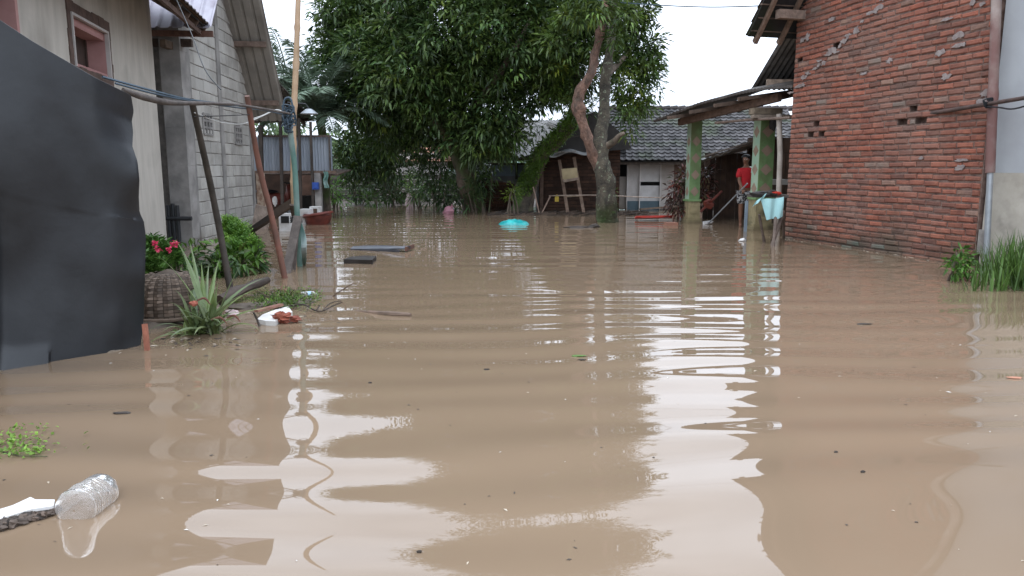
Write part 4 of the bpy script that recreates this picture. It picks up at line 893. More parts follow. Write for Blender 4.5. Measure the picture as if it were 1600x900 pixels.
bush('bush', 'dark red leafed shrub behind the farther green porch column', 'bush', [px_blob(*b) for b in ((1058, 300, 16, 18.8), (1068, 280, 18, 18.8), (1100, 275, 14, 18.6), (1098, 305, 16, 18.6), (1060, 320, 14, 18.6))], M['redleaf'], 70, 11, .15, .05, [(1, 1, 1), (1.5, 1.0, .9), (.6, .9, .8), (.7, 1.8, .9)])
bush('bush', 'low pale strap-leaved plants on the far bank in front of the grey yard wall', 'plant', [px_blob(*b) for b in ((585, 314, 12, 25.5), (572, 312, 8, 25.5))], M['leaf2'], 40, 10, .3, .03, [(.8, .8, .9), (.5, .6, .5)])
bush('bush', 'dark low hedge added to deepen the shade in front of the grey yard wall, right half', 'hedge', [px_blob(*b) for b in ((600, 300, 18, 28.5), (630, 296, 16, 28.5), (665, 300, 22, 28))], M['leaf'], 16, 11, .2, .06, DK)  # added hedge, its dark leaves stand in for shade on the far bank
bush('bush', 'dark low hedge added to deepen the shade in front of the grey yard wall, left half', 'hedge', [px_blob(*b) for b in ((548, 300, 16, 28.5), (560, 312, 12, 27.5), (575, 290, 14, 28.8))], M['leaf'], 16, 11, .2, .06, DK)  # second hedge added to darken the shaded bank
bush('bush', 'dense dark shrubs at the far waterline, just right of the bright green shrub', 'bush', [px_blob(*b) for b in ((560, 300, 17, 26.5), (552, 285, 16, 26.5), (575, 305, 10, 26.2))], M['leaf'], 26, 11, .18, .06, [(.6, .7, .65), (.9, 1, .8)])
bush('bush', 'dense dark shrubs at the far waterline, left of the upright pinkish sack', 'bush', [px_blob(*b) for b in ((612, 306, 14, 26.2), (600, 290, 14, 26.4), (628, 296, 12, 26.2))], M['leaf'], 26, 11, .18, .06, [(.6, .7, .65), (.9, 1, .8)])
bush('bush', 'dark shrub filling the gap right of the big mango trunk', 'bush', [px_blob(*b) for b in ((765, 300, 12, 24.2), (705, 300, 20, 24.5), (720, 275, 20, 24.6))], M['leaf'], 26, 11, .18, .06, [(.5, .6, .55), (.8, .9, .7)])
# distant trees closing the yard
for k, (px_, py_, r_, Y_) in enumerate(((430, 235, 60, 36), (520, 240, 45, 40), (690, 220, 70, 44), (640, 240, 30, 42), (770, 235, 40, 40), (350, 200, 90, 48), (1420, 200, 120, 55), (860, 230, 60, 48), (960, 225, 50, 44), (1080, 225, 60, 46))):
    c, r3 = px_blob(px_, py_, r_, Y_, sq=.6)
    lab = ['distant green tree seen under the shed roof', 'distant tree just right of the zinc screen', 'distant tree behind the big mango tree', 'distant low tree above the orange roof', 'distant tree behind the zinc roofed house', 'far tree behind the block building', 'far tree behind the brick house', 'far tree behind the brown hut', 'far tree behind the tiled house, left part', 'far tree behind the tiled house, right part'][k]
    t_ = thing('distant_tree', lab, 'tree', (c[0], c[1], 0), 'trees beyond the yard')
    crown('crown', M['leaf'], t_, [(c, r3), ((c[0] + r3[0] * .7, c[1], c[2] - r3[2] * .3), tuple(x * .7 for x in r3)), ((c[0] - r3[0] * .7, c[1], c[2] - r3[2] * .4), tuple(x * .7 for x in r3))], 2.5, 10, .6, .2, spread=.5, pal=[(1.2, 1.2, 1.1), (.9, 1, 1)])
    mb = MB(); mb.tube([(c[0], c[1], 0), (c[0] + .2, c[1], c[2])], [.3, .15], 8); mb.build('trunk', M['bark'], t_)

# ---------------------------------------------------------------- palms
def palm(px_, py_, Y_, nf, L_, label, seed, rng=(-1.0, 1.0)):
    r = random.Random(seed); c = P(px_, py_, Y_); t = thing('palm_tree', label, 'palm', (c.x, c.y, 0), None)
    mb = MB(); mb.tube([(c.x, c.y, -.3), (c.x + .1, c.y, c.z * .6), (c.x, c.y, c.z)], [.16, .12, .12], 10, sub=4, bumpy=.3); mb.build('trunk', M['bark'], t, smooth=True)
    ra = MB(); bs_, ds_, Ls_ = [], [], []
    for k in range(nf):
        az = 2 * math.pi * (k + r.random() * .6) / nf; el = r.uniform(.35, 1.35); L = L_ * r.uniform(.8, 1.1)
        h = Vector((math.cos(az), math.sin(az), 0)); pts = []; n_ = 12; p = c.copy(); d = (h * math.cos(el) + Vector((0, 0, math.sin(el)))).normalized()
        for i in range(n_ + 1):
            pts.append(p.copy()); p = p + d * (L / n_); d = (d + Vector((0, 0, -1)) * (.085 + .09 * i / n_)).normalized()
        ra.tube(pts, [.035 * (1 - .8 * i / n_) + .004 for i in range(n_ + 1)], 5)
        for i in range(60):
            f = .12 + .88 * i / 60; x = f * n_; a = int(min(x, n_ - 1)); q = pts[a].lerp(pts[a + 1], x - a); tg = (pts[a + 1] - pts[a]).normalized()
            sd = tg.cross(Vector((0, 0, 1))).normalized(); nm = sd.cross(tg)
            for s in (-1, 1):
                dd = (sd * s * 1.0 + tg * .75 + nm * r.uniform(.0, .5) + Vector((0, 0, -.15))).normalized()
                bs_.append(tuple(q)); ds_.append(tuple(dd)); Ls_.append(.55 * math.sin(math.pi * min(1, .15 + f * .85)) * r.uniform(.85, 1.1) + .12)
    rc = ra.build('frond_stalks', M['palm'], t); N = len(bs_); tt = NR.uniform(.7, 1.25, size=(N, 1)) * np.ones((1, 3))
    leaf_object('fronds', M['palm'], t, np.array(bs_), np.array(ds_), np.array(Ls_), np.full(N, .055), tt, droop=.25)
    return t
palm(458, 172, 26.5, 24, 3.1, 'feathery grey-green palm behind the shed roof, left one', 4)
palm(500, 188, 21.2, 22, 2.3, 'feathery palm with arching fronds, between shed and mango tree', 9)

# ================================================================ LEFT FOREGROUND: BLACK SHEET AND ITS RAIL
def interp(tab, t):
    for (a, b), (c, d) in zip(tab, tab[1:]):
        if t <= c: return b + (d - b) * (t - a) / (c - a)
    return tab[-1][1]
bs_ = thing('rubber_sheet', 'large stiff black rubber sheet with a wavy right edge hanging beside the near house', 'sheet', (-3.0, 4.6, 0))
TOPT = [(-150, -62), (-60, -8), (0, 31), (50, 64), (100, 93), (150, 122), (200, 146), (206, 150)]
EDGE = [(0, 205), (.06, 209), (.10, 206), (.14, 208), (.20, 207), (.26, 215), (.33, 218), (.40, 217), (.46, 218), (.50, 225), (.56, 228), (.68, 227), (.76, 226), (.86, 225), (.93, 223), (1, 219)]
BOT = [(-150, 572), (-60, 580), (0, 578), (20, 580), (60, 573), (110, 566), (160, 557), (172, 547), (200, 545), (232, 543)]
def shf(u, v):
    xr = interp(EDGE, v); px = -150 + (xr + 150) * u
    t0_ = interp(TOPT, min(px, 206) if v < .5 else -150 + 356 * u); b0_ = interp(BOT, px)
    py = t0_ + (b0_ - t0_) * v
    Y = G(px, 576 - .15 * px).y - .02
    e_ = max(0, (u - .82) / .18)
    fold = .05 * math.sin(v * 7 + u * 6) * (1 - u) + .030 * math.sin(v * 11.0 + 1) * e_ + .045 * mnoise.noise(Vector((u * 2.2, v * 1.6, 1))) + .007 * mnoise.noise(Vector((u * 9, v * 7, 4)))
    fold += .10 * e_ ** 2 * (1 + .5 * math.sin(v * 16))              # the edge curls back
    if v > .93 and u < .62: fold -= (v - .93) * 1.0 * (1 - abs(u / .62 - .5))   # hem kicks out
    fold += .09 * math.exp(-((u - .34) / .05) ** 2) * sm(.2, .7, v)
    return P(px, py, Y + fold)
mb = MB(); mb.sheet(shf, 90, 90, .006, (0, 1, 0)); mb.build('sheet', M['tarp'], bs_, smooth=True)
# frame poles behind the sheet
mb = MB(); mb.tube([P(-160, -20, 4.95), P(0, 80, 5.1), P(110, 135, 5.3), P(198, 168, 5.5)], .02, 8, (1, 1, 1)); mb.build('rail', M['darkwood'], bs_, smooth=True)
mb = MB(); mb.tube([(-4.0, 5.0, -.4), (-4.0, 5.0, 2.3)], .035, 8); mb.build('post', M['darkwood'], bs_, smooth=True)
st = MB(); a = G(231, 548); b = P(226, 506, 5.25); st.beam(a + Vector((0, 0, -.15)), b, .03, .03, (2.4, 1.1, .8), up=(0, 1, 0)); tag(st.build('wooden_stake', M['wood'], loc=(a.x, a.y, 0)), 'short red-brown stake in the mud at the lower right corner of the black sheet', 'stake')

# clothes-line style rail on leaning poles
ra = thing('bent_rail', 'long bent dark branch used as a rail between the black sheet and leaning poles', 'pole', tuple(P(300, 160, 6.6)))
mb = MB(); mb.tube([P(192, 140, 5.5), P(215, 149, 5.65), P(250, 158, 6.0), P(275, 161, 6.3), P(300, 161, 6.7), P(340, 162, 7.3), P(380, 165, 8.0), P(455, 178, 9.6)], [.020, .024, .024, .022, .022, .015, .014, .012], 10, (.75, .75, .78), sub=4, bumpy=.3); mb.build('branch', M['wood'], ra, smooth=True)
def pole(name, label, pts, rad, m, c=(1, 1, 1), joints=0, cat='pole', bumpy=.08):
    P0 = Vector(pts[0]); t = thing(name, label, cat, (P0.x, P0.y, 0)); mb = MB()
    if joints:
        pp, rr_ = [], []
        n_ = 60
        for i in range(n_ + 1):
            f = i / n_ * (len(pts) - 1); k = min(int(f), len(pts) - 2); q = Vector(pts[k]).lerp(Vector(pts[k + 1]), f - k); r_ = rad[k] + (rad[k + 1] - rad[k]) * (f - k)
            pp.append(q); rr_.append(r_ * (1.22 if i % joints == 0 else 1))
        mb.tube(pp, rr_, 12, c)
    else: mb.tube(pts, rad, 10, c, sub=5, bumpy=bumpy)
    mb.build('shaft', m, t, smooth=True); return t
pole('leaning_pole', 'dark leaning wooden pole under the bent rail, its foot behind the strap-leaved plant', [G(364, 462) + Vector((.02, 0, -.3)), P(345, 370, 7.55), P(325, 270, 7.3), P(299, 156, 6.75)], [.035, .034, .031, .028], M['darkwood'], (1.3, 1.4, 1.4))
pole('leaning_pole', 'red-brown leaning pole between the dark leaning pole and the green pipe', [G(447, 434) + Vector((.03, 0, -.3)), P(425, 340, 8.75), P(405, 260, 8.6), P(386, 150, 8.3)], [.036, .036, .034, .028], M['rustpole'], bumpy=.15)
bp = pole('bamboo_pole', 'very tall straight bamboo pole rising past the top of the photo, behind the green pipe', [G(461, 404) + Vector((0, .1, -.4)), P(459, 300, 10.5), P(458, 200, 10.5), P(463, 90, 10.5), P(466, -5, 10.5), P(469, -160, 10.5)], [.045, .044, .042, .04, .036, .02], M['bamboo'], joints=7)
gp = pole('green_pipe_post', 'faded green plastic pipe post carrying a tangle of cables at its top', [G(469, 414) + Vector((.0, 0, -.4)), P(466, 370, 9.85), P(461, 270, 9.75), P(456, 225, 9.7), P(450, 180, 9.65)], [.040, .038, .038, .037, .036], M['greenpipe'])
mb = MB(); rr = random.Random(5); q = P(448, 176, 9.6)
for k in range(9): mb.tube([q + Vector((rr.uniform(-.06, .10), rr.uniform(-.06, .06), rr.uniform(-.24, .10))) for _ in range(7)], .009, 6, sub=4)
mb.tube([q + Vector((-.05, 0, .0)), q + Vector((-.02, 0, .16)), q + Vector((.06, 0, .17)), q + Vector((.08, 0, .0))], .012, 6, sub=5)
mb.build('cable_tangle', M['bluewire'], gp, smooth=True)
mb = MB(); q = G(469, 414)
for k in range(4): mb.tube([P(466 + k, 345, 9.72), P(471 + k * 2, 370, 9.7), P(472 + 2 * k, 392, 9.65), G(474 + k, 413)], .010, 6, sub=4)
mb.build('hanging_cord', M['greenpipe'], gp, smooth=True)
mb = MB(); q = P(463, 343, 9.8)
for k in range(4): mb.tube([q + Vector((.075 * math.cos(a_), .08 * math.sin(a_), .02 * k - .03 + rnd.uniform(-.008, .008))) for a_ in [i * .6 for i in range(12)]], .008, 5)
mb.build('rope_lashing', M['wire'], gp, smooth=True)
# planks lashed at the foot
pl = thing('lashed_planks', 'grey weathered planks leaning together at the foot of the green pipe', 'planks', tuple(G(450, 420)))
for (a, b, w, c) in ((G(444, 428) + Vector((0, 0, -.1)), P(466, 338, 9.7), .11, (.85, .85, .87)), (G(452, 424) + Vector((0, .1, -.1)), P(463, 345, 9.75), .08, (.9, .85, .85)), (G(468, 404) + Vector((0, .2, -.1)), P(456, 320, 9.9), .06, (.8, .7, .65))):
    mb = MB(); mb.beam(a, b, w, .03, c, up=(0, 1, 0)); mb.build('plank', M['wood'], pl)
ds = thing('dark_beam', 'dark wet wooden beam lying slanted across the water behind the leaning poles', 'beam', tuple(G(395, 357)))
mb = MB(); mb.beam(G(392, 362) + Vector((0, 0, .02)), P(462, 314, 12.0), .10, .10, (1, 1, 1)); mb.beam(P(425, 337, 12.4), P(462, 312, 12.0), .03, .12, (1.5, 1.4, 1.3)); mb.build('timber', M['darkwood'], ds)
# cables between the poles
def cable(label, pts, r, m, name='cable'):
    pts = [Vector(p) for p in pts]; mb = MB(); mb.tube(pts, r, 5, sub=6)
    tag(mb.build(name, m, loc=tuple(pts[0]), smooth=True), label, 'cable')
cable('upper blue-grey cable running above the bent rail', [P(160, 120, 5.4), P(240, 142, 5.9), P(300, 156, 6.7), P(380, 166, 8.0), P(448, 177, 9.6)], .009, M['bluewire'])
cable('second blue-grey cable running just under the first along the rail', [P(180, 130, 5.5), P(240, 146, 5.9), P(300, 158, 6.7), P(370, 168, 8.0), P(410, 172, 9.0), P(448, 180, 9.6)], .008, M['bluewire'])
cable('thin white cord sagging below the rail', [P(304, 176, 6.8), P(340, 190, 7.5), P(375, 194, 8.2), P(395, 188, 8.8), P(430, 172, 9.4)], .006, M['whitewire'])
cable('thin dark wire below the rail, from dark pole to red-brown pole', [P(303, 182, 6.8), P(345, 181, 7.5), P(392, 179, 8.4)], .005, M['wire'])
cable('thin wire hanging down across the block wall from the eave', [P(276, 0, 10.0), P(300, 55, 9.0), P(320, 108, 8.2), P(345, 140, 7.8)], .006, M['wire'])
cable('long thin wire crossing the sky from tree to brick house roof', [P(880, -8, 19), P(950, 2, 18), P(1030, 8, 16.5), P(1110, 11, 15), P(1190, 9, 13.9)], .012, M['bluewire'])
cable('short twisted white cord near the pipe top', [P(395, 186, 9.6), P(410, 181, 9.6), P(432, 172, 9.6), P(446, 178, 9.6)], .010, M['whitewire'])
mb = MB(); q = P(483, 176, 12.5); mb.tube([q + Vector((-.35, 0, .16)), q + Vector((-.05, 0, .14)), q + Vector((0, 0, .06))], .012, 6); lmp = thing('enamel_lamp', 'unlit enamel yard lamp on a short arm beside the bamboo pole', 'lamp', tuple(q)); mb.build('arm', M['wire'], lmp)
mb = MB(); mb.tube([q + Vector((0, 0, .06)), q + Vector((0, 0, .03)), q + Vector((0, 0, -.02))], [.04, .09, .15], 14); mb.build('shade', M['metal'], lmp, smooth=True)

# ================================================================ PLANTS ON THE LEFT BANK
def fine_bush(name, label, blobs, m, n, L, W, pal, hangd=.0, cat='bush'):
    c = blobs[0][0]; t = thing(name, label, cat, (c[0], c[1], 0)); pos, dr = [], []
    mbs = MB(); root = Vector((c[0], c[1], 0))
    for (cc, r) in blobs:
        for k in range(int(n * (r[0] * r[1] * r[2]) ** (1 / 3) * 6)):
            d = Vector((rnd.gauss(0, 1), rnd.gauss(0, 1), rnd.gauss(.2, .9))).normalized(); f = rnd.random() ** .45 * (1 + .25 * mnoise.noise(d * 3 + Vector(cc)))
            e_ = Vector(cc) + Vector((d.x * r[0], d.y * r[1], d.z * r[2])) * f
            if e_.z < -.02: continue
            s_ = (e_ - Vector((d.x * .12, d.y * .12, .14)))
            for j in range(14):
                q = s_.lerp(e_, j / 13); a = rnd.uniform(0, 6.28); pos.append(tuple(q)); dr.append((math.cos(a), math.sin(a), .55 - hangd + rnd.uniform(-.3, .4)))
            if rnd.random() < .12: mbs.tube([Vector((cc[0] + rnd.uniform(-.1, .1), cc[1], -.1)), s_], [.008, .004], 4)
    pos = np.array(pos); dr = np.array(dr); N = len(pos); pal = np.array(pal); tt = pal[np.repeat(NR.randint(len(pal), size=N // 14 + 1), 14)[:N]] * NR.uniform(.75, 1.25, size=(N, 1))
    leaf_object('foliage', m, t, pos, dr, L * NR.uniform(.7, 1.2, N), W * NR.uniform(.8, 1.2, N), tt); mbs.build('stem', M['bark'], t); return t
def bl(px_, py_, rp, Y_, sx=1.0, sz=1.0):
    c = P(px_, py_, Y_); k = rp / FX * Y_; return ((c.x, c.y, c.z), (k * sx, k, k * sz))
fine_bush('bush', 'bright green feathery bush against the foot of the block wall', [bl(372, 368, 26, 10.2), bl(358, 350, 16, 10.3), bl(392, 385, 20, 10.0), bl(362, 390, 24, 9.9), bl(396, 398, 14, 9.8)], M['leaf2'], 330, .055, .015, [(1.3, 1.35, 1.2), (1.8, 1.65, 1.3), (.8, .95, .8)])
ft = fine_bush('flowering_bush', 'small green bush with pink blossoms beside the black sheet', [bl(238, 385, 20, 7.8), bl(258, 392, 18, 7.9), bl(238, 412, 22, 7.6), bl(272, 392, 12, 8.0)], M['leaf2'], 260, .075, .024, [(.8, .9, .9), (.55, .65, .65)])
for (px_, py_, c) in ((242, 381, (1, 1, 1)), (276, 380, (1, 1, 1)), (265, 391, (.55, .25, .25)), (303, 426, (1, .8, .8)), (246, 388, (.9, 1.5, 1.3)), (270, 384, (.9, 1.2, 1.1))):
    q = P(px_, py_, 7.45); pos = np.array([tuple(q)] * 16) + NR.normal(size=(16, 3)) * .008; leaf_object('blossom', M['petal'], ft, pos, NR.normal(size=(16, 3)) + np.array([0, -.6, .3]), NR.uniform(.03, .045, 16), NR.uniform(.02, .032, 16), np.array([c] * 16) * NR.uniform(.8, 1.1, (16, 1)))
bush('bush', 'dark broad-leaved undergrowth below the bright feathery bush', 'bush', [bl(*b) for b in ((330, 400, 20, 9.2), (365, 412, 20, 9.0), (300, 405, 18, 9.0), (285, 418, 14, 8.8), (395, 412, 14, 9.3), (340, 420, 14, 8.8))], M['leaf2'], 150, 7, .16, .05, [(.28, .34, .42), (.5, .55, .55), (.38, .3, .3), (.7, .75, .6)], stems=9, young=.0, droop=.8, spread=.08)
def blade(mb, p, az, el, L, w, droop, c, n_=9, twist=0):
    p = Vector(p); d = Vector((math.cos(az) * math.cos(el), math.sin(az) * math.cos(el), math.sin(el))); sd = Vector((-math.sin(az), math.cos(az), twist)).normalized()
    vs = []; 
    for i in range(n_ + 1):
        t = i / n_; ww = w * (.55 + .45 * math.sin(math.pi * min(1, t * 1.3))) * (1 - max(0, (t - .55) / .45) ** 1.6 * .97); nm = sd.cross(d)
        vs += [p - sd * ww / 2 + nm * ww * .22, p.copy(), p + sd * ww / 2 + nm * ww * .22]
        p = p + d * (L / n_); d = (d + Vector((0, 0, -droop * (.3 + 1.7 * t) / n_))).normalized()
    mb.add(vs, [f for i in range(n_) for f in ((3 * i, 3 * i + 1, 3 * i + 4, 3 * i + 3), (3 * i + 1, 3 * i + 2, 3 * i + 5, 3 * i + 4))], c)
sp = thing('strap_leaf_plant', 'clump of long arching strap-shaped green leaves at the edge of the near mud bank', 'plant', tuple(G(318, 522)))
mb = MB(); rr = random.Random(14); b0 = G(322, 518)
def toward(px_, py_, Y_, w, c, s0=None):
    e_ = P(px_, py_, Y_); p0 = b0 + Vector((rr.uniform(-.06, .06), rr.uniform(-.08, .08), .02)); h = Vector((e_.x - p0.x, e_.y - p0.y)); az = math.atan2(h.y, h.x); dist = (e_ - p0).length; dz = e_.z - p0.z
    el = math.atan2(dz, max(h.length, .02)) + .30; blade(mb, p0, az, min(el, 1.5), dist * 1.08, w, .75, c)
for (px_, py_, Y_, w) in ((276, 400, 6.3, .05), (297, 398, 6.6, .035), (316, 425, 6.2, .05), (328, 428, 6.5, .03), (349, 420, 6.2, .045), (400, 424, 5.9, .035), (232, 422, 5.6, .035), (413, 448, 6.3, .055), (408, 462, 5.9, .05), (418, 491, 5.8, .05), (395, 470, 5.7, .045), (268, 535, 5.3, .06), (285, 468, 5.7, .05), (300, 450, 6.5, .05), (335, 470, 5.6, .055), (350, 455, 5.7, .05), (372, 480, 5.6, .045), (290, 505, 5.4, .04), (385, 500, 5.5, .04), (305, 530, 5.3, .05), (345, 515, 5.4, .045), (275, 492, 5.6, .04)):
    q = rr.uniform(.75, 1.25); toward(px_, py_, Y_, w, (q, q * rr.uniform(.95, 1.1), q * rr.uniform(.9, 1.2)))
for k in range(70):
    q = rr.uniform(.35, .9); blade(mb, b0 + Vector((rr.uniform(-.16, .12), rr.uniform(-.15, .12), .0)), rr.uniform(0, 6.28), rr.uniform(.3, 1.3), rr.uniform(.15, .42), rr.uniform(.02, .04), 1.6, (q, q, q * .8))
mb.build('strap_leaves', M['blade'], sp)
for (px_, py_, L) in ((330, 500, .12), (355, 497, .1), (308, 470, .1)): mb = MB(); q = P(px_, py_, 5.6); mb.tube([q, q + Vector((L * .6, 0, .02)), q + Vector((L, 0, -.03))], [.006, .01, .003], 5, (1, .5, .4), sub=3); mb.build('dead_leaf', M['wood'], sp)
mb = MB(); mb.blob(P(303, 474, 5.6), (.035, .03, .02), 8, 6, .5, (2.2, .8, .6)); mb.build('dead_flower', M['wood'], sp)
# basket (woven, dome upturned)
bk = thing('woven_basket', 'upturned dome of woven bamboo strips half hidden behind the black sheet', 'basket', tuple(G(255, 520)))
bc = G(247, 508); bc.y += .25; HB = .37; RB = .31
mb = MB(); rows, colsn = 18, 24
def bp_(a, t, o=0): r = RB * (1 - .62 * t ** 2.6) + o; z = .05 + HB * math.sin(t * 1.45); return Vector((bc.x + r * math.cos(a), bc.y + r * math.sin(a), z))
for j in range(rows):
    for i in range(colsn):
        a0 = 2 * math.pi * i / colsn; a1 = 2 * math.pi * (i + .92) / colsn; t0 = j / rows; t1 = (j + .86) / rows; am = (a0 + a1) / 2
        o = .014 if (i + j) % 2 else -.004; q = rnd.uniform(.35, .95)
        mb.add([bp_(a0, t0, -.008), bp_(am, t0, o), bp_(a1, t0, -.008), bp_(a0, t1, -.008), bp_(am, t1, o), bp_(a1, t1, -.008)], [(0, 1, 4, 3), (1, 2, 5, 4)], (q, q * .95, q * .9))
wv = mb.build('weave', M['basket'], bk)
mb = MB(); mb.tube([(bc.x, bc.y, .03), (bc.x, bc.y, .05 + HB * .5), (bc.x, bc.y, .03 + HB), (bc.x, bc.y, .07 + HB)], [RB - .02, RB * .9 - .03, RB * .38, .02], 24, (.35, .33, .3)); mb.tube([bp_(2 * math.pi * i / 24, 0, .012) for i in range(25)], .016, 6, (.8, .75, .7)); mb.build('rim', M['basket'], bk)

# weeds on the near left, mud crumbs
wd = thing('floating_weed', 'clump of bright green water weed floating at the far left', 'plant', tuple(G(20, 705)))
pos, dr = [], []
for (px_, py_, n_, s_) in ((10, 700, 120, .12), (30, 708, 60, .07), (58, 711, 26, .025), (5, 680, 60, .12), (38, 690, 16, .06)):
    for k in range(n_):
        q = G(px_, py_) + Vector((rnd.gauss(0, s_), rnd.gauss(0, s_ * .6), .004 + rnd.random() * .02)); pos.append(tuple(q)); dr.append((rnd.gauss(0, 1), rnd.gauss(0, 1), .25 + rnd.random() * .4))
N = len(pos); leaf_object('leaflets', M['leaf2'], wd, np.array(pos), np.array(dr), NR.uniform(.018, .032, N), NR.uniform(.010, .018, N), NR.uniform(.7, 1.9, (N, 1)) * np.array([[1.1, 1, .8]]))
mb = MB(); mb.tube([G(0, 705) , G(30, 712, .01), G(74, 713, .01)], .003, 5, (.6, .7, .4)); mb.build('runner', M['wood'], wd)

# right: long grass and weeds
gr = thing('long_grass', 'thick tuft of tall dark green grass in the water at the right edge', 'grass', tuple(G(1560, 445)))
mb = MB(); rr = random.Random(31)
for k in range(520):
    px_ = rr.triangular(1508, 1680, 1600); q = G(px_, rr.uniform(428, 456)); q.z = -.05; k_ = rr.uniform(.45, 1.25)
    hgt = (.18 + .34 * sm(1505, 1570, px_)) * rr.uniform(.6, 1.25); blade(mb, q, rr.uniform(0, 6.28), rr.uniform(1.05, 1.52), hgt + .06, rr.uniform(.012, .026), rr.uniform(.2, 1.3), (k_, k_, k_ * .9), 6)
mb.build('blades', M['grass'], gr)
bush('weed', 'leafy weed at the foot of the brick wall, left of the tall grass', 'weed', [bl(1497, 398, 13, 8.9), bl(1494, 412, 15, 8.7), bl(1508, 418, 12, 8.6), bl(1490, 425, 8, 8.5)], M['leaf2'], 230, 8, .085, .035, [(.7, .8, .7), (.9, .95, .8), (.5, .6, .5)], spread=.06)

# ================================================================ FLOATING AND STRANDED THINGS
def G2(px_, py_, z=0): return G(px_, py_, z)
def slab(name, label, cat, poly_px, th, m, z=.01, c=(1, 1, 1), curve=0.0):
    pts = [G(a, b, z) for a, b in poly_px]; cc = sum(pts, Vector()) / len(pts); mb = MB(); n_ = len(pts)
    ring = [p.copy() for p in pts]
    mid = [cc.lerp(p, .5) + Vector((0, 0, th * .8 + curve * rnd.uniform(.5, 1))) for p in pts]
    top = [p + Vector((0, 0, th + rnd.uniform(-.2, .2) * th)) for p in pts]; ct = cc + Vector((0, 0, th + curve))
    low = [p + Vector((0, 0, -.03)) for p in pts]
    vs = low + top + mid + [ct]
    fs = [tuple(range(n_))[::-1]] + [(i, (i + 1) % n_, n_ + (i + 1) % n_, n_ + i) for i in range(n_)] + [(n_ + i, n_ + (i + 1) % n_, 2 * n_ + (i + 1) % n_, 2 * n_ + i) for i in range(n_)] + [(2 * n_ + i, 2 * n_ + (i + 1) % n_, 3 * n_) for i in range(n_)]
    mb.add(vs, fs, c); return tag(mb.build(name, m, loc=tuple(cc), smooth=False), label, cat)
M['bluegrey'] = mat('dark_blue_grey_sheet', (.075, .08, .095), (.04, .042, .05), 5, .4, .003)
fp = thing('bent_sheet', 'long bent dark blue-grey panel floating near the middle of the street', 'panel', tuple(G(590, 390)))
mb = MB(); a = G(547, 390); b = G(634, 394)
mb.sheet(lambda u, v: a.lerp(b, u) + Vector((.06 * v, .42 * v * (.35 + .65 * math.sin(math.pi * min(1, .15 + u))), .012 + .05 * u + .03 * math.sin(v * 3.1))), 20, 8, .02, (0, 0, 1)); mb.build('sheet', M['bluegrey'], fp)
mb = MB(); mb.beam(a + Vector((.02, -.01, .003)), b + Vector((-.1, -.02, .02)), .03, .03, (4, 4, 4.2)); mb.build('pale_edge', M['bluegrey'], fp); mb = MB()
mb.beam(b + Vector((.0, 0, .05)), b + Vector((.07, .42, .05)), .03, .07, (2.4, 1.6, 1.4)); mb.build('end_batten', M['darkwood'], fp)
slab('floating_board', 'small black rough-edged board floating in front of the blue-grey panel', 'board', [(537, 411), (547, 405), (570, 404), (588, 405), (584, 409), (582, 412), (560, 411)], .045, M['darkwood'], c=(.5, .5, .5))
tt = thing('teal_sheet', 'bright teal plastic sheet ballooning out of the water before the leaning tree', 'plastic sheet', tuple(G(803, 352)))
mb = MB(); c = G(803, 352); w = 25 / FX * c.y
def tf(u, v):
    x = (u * 2 - 1); y = (v * 2 - 1); k = max(0, 1 - x * x) ** .5; z = .15 * k * max(0, 1 - y * y) ** .5 * (1 + .15 * mnoise.noise(Vector((u * 3, v * 2, 2)))) - .03
    return (c.x + x * w, c.y + .3 + y * .35 * k, z + .006 * math.sin(u * 34 + v * 5) * k)
mb.sheet(tf, 40, 16, .004, (0, 0, 1)); mb.build('sheet', M['teal'], tt, smooth=True)
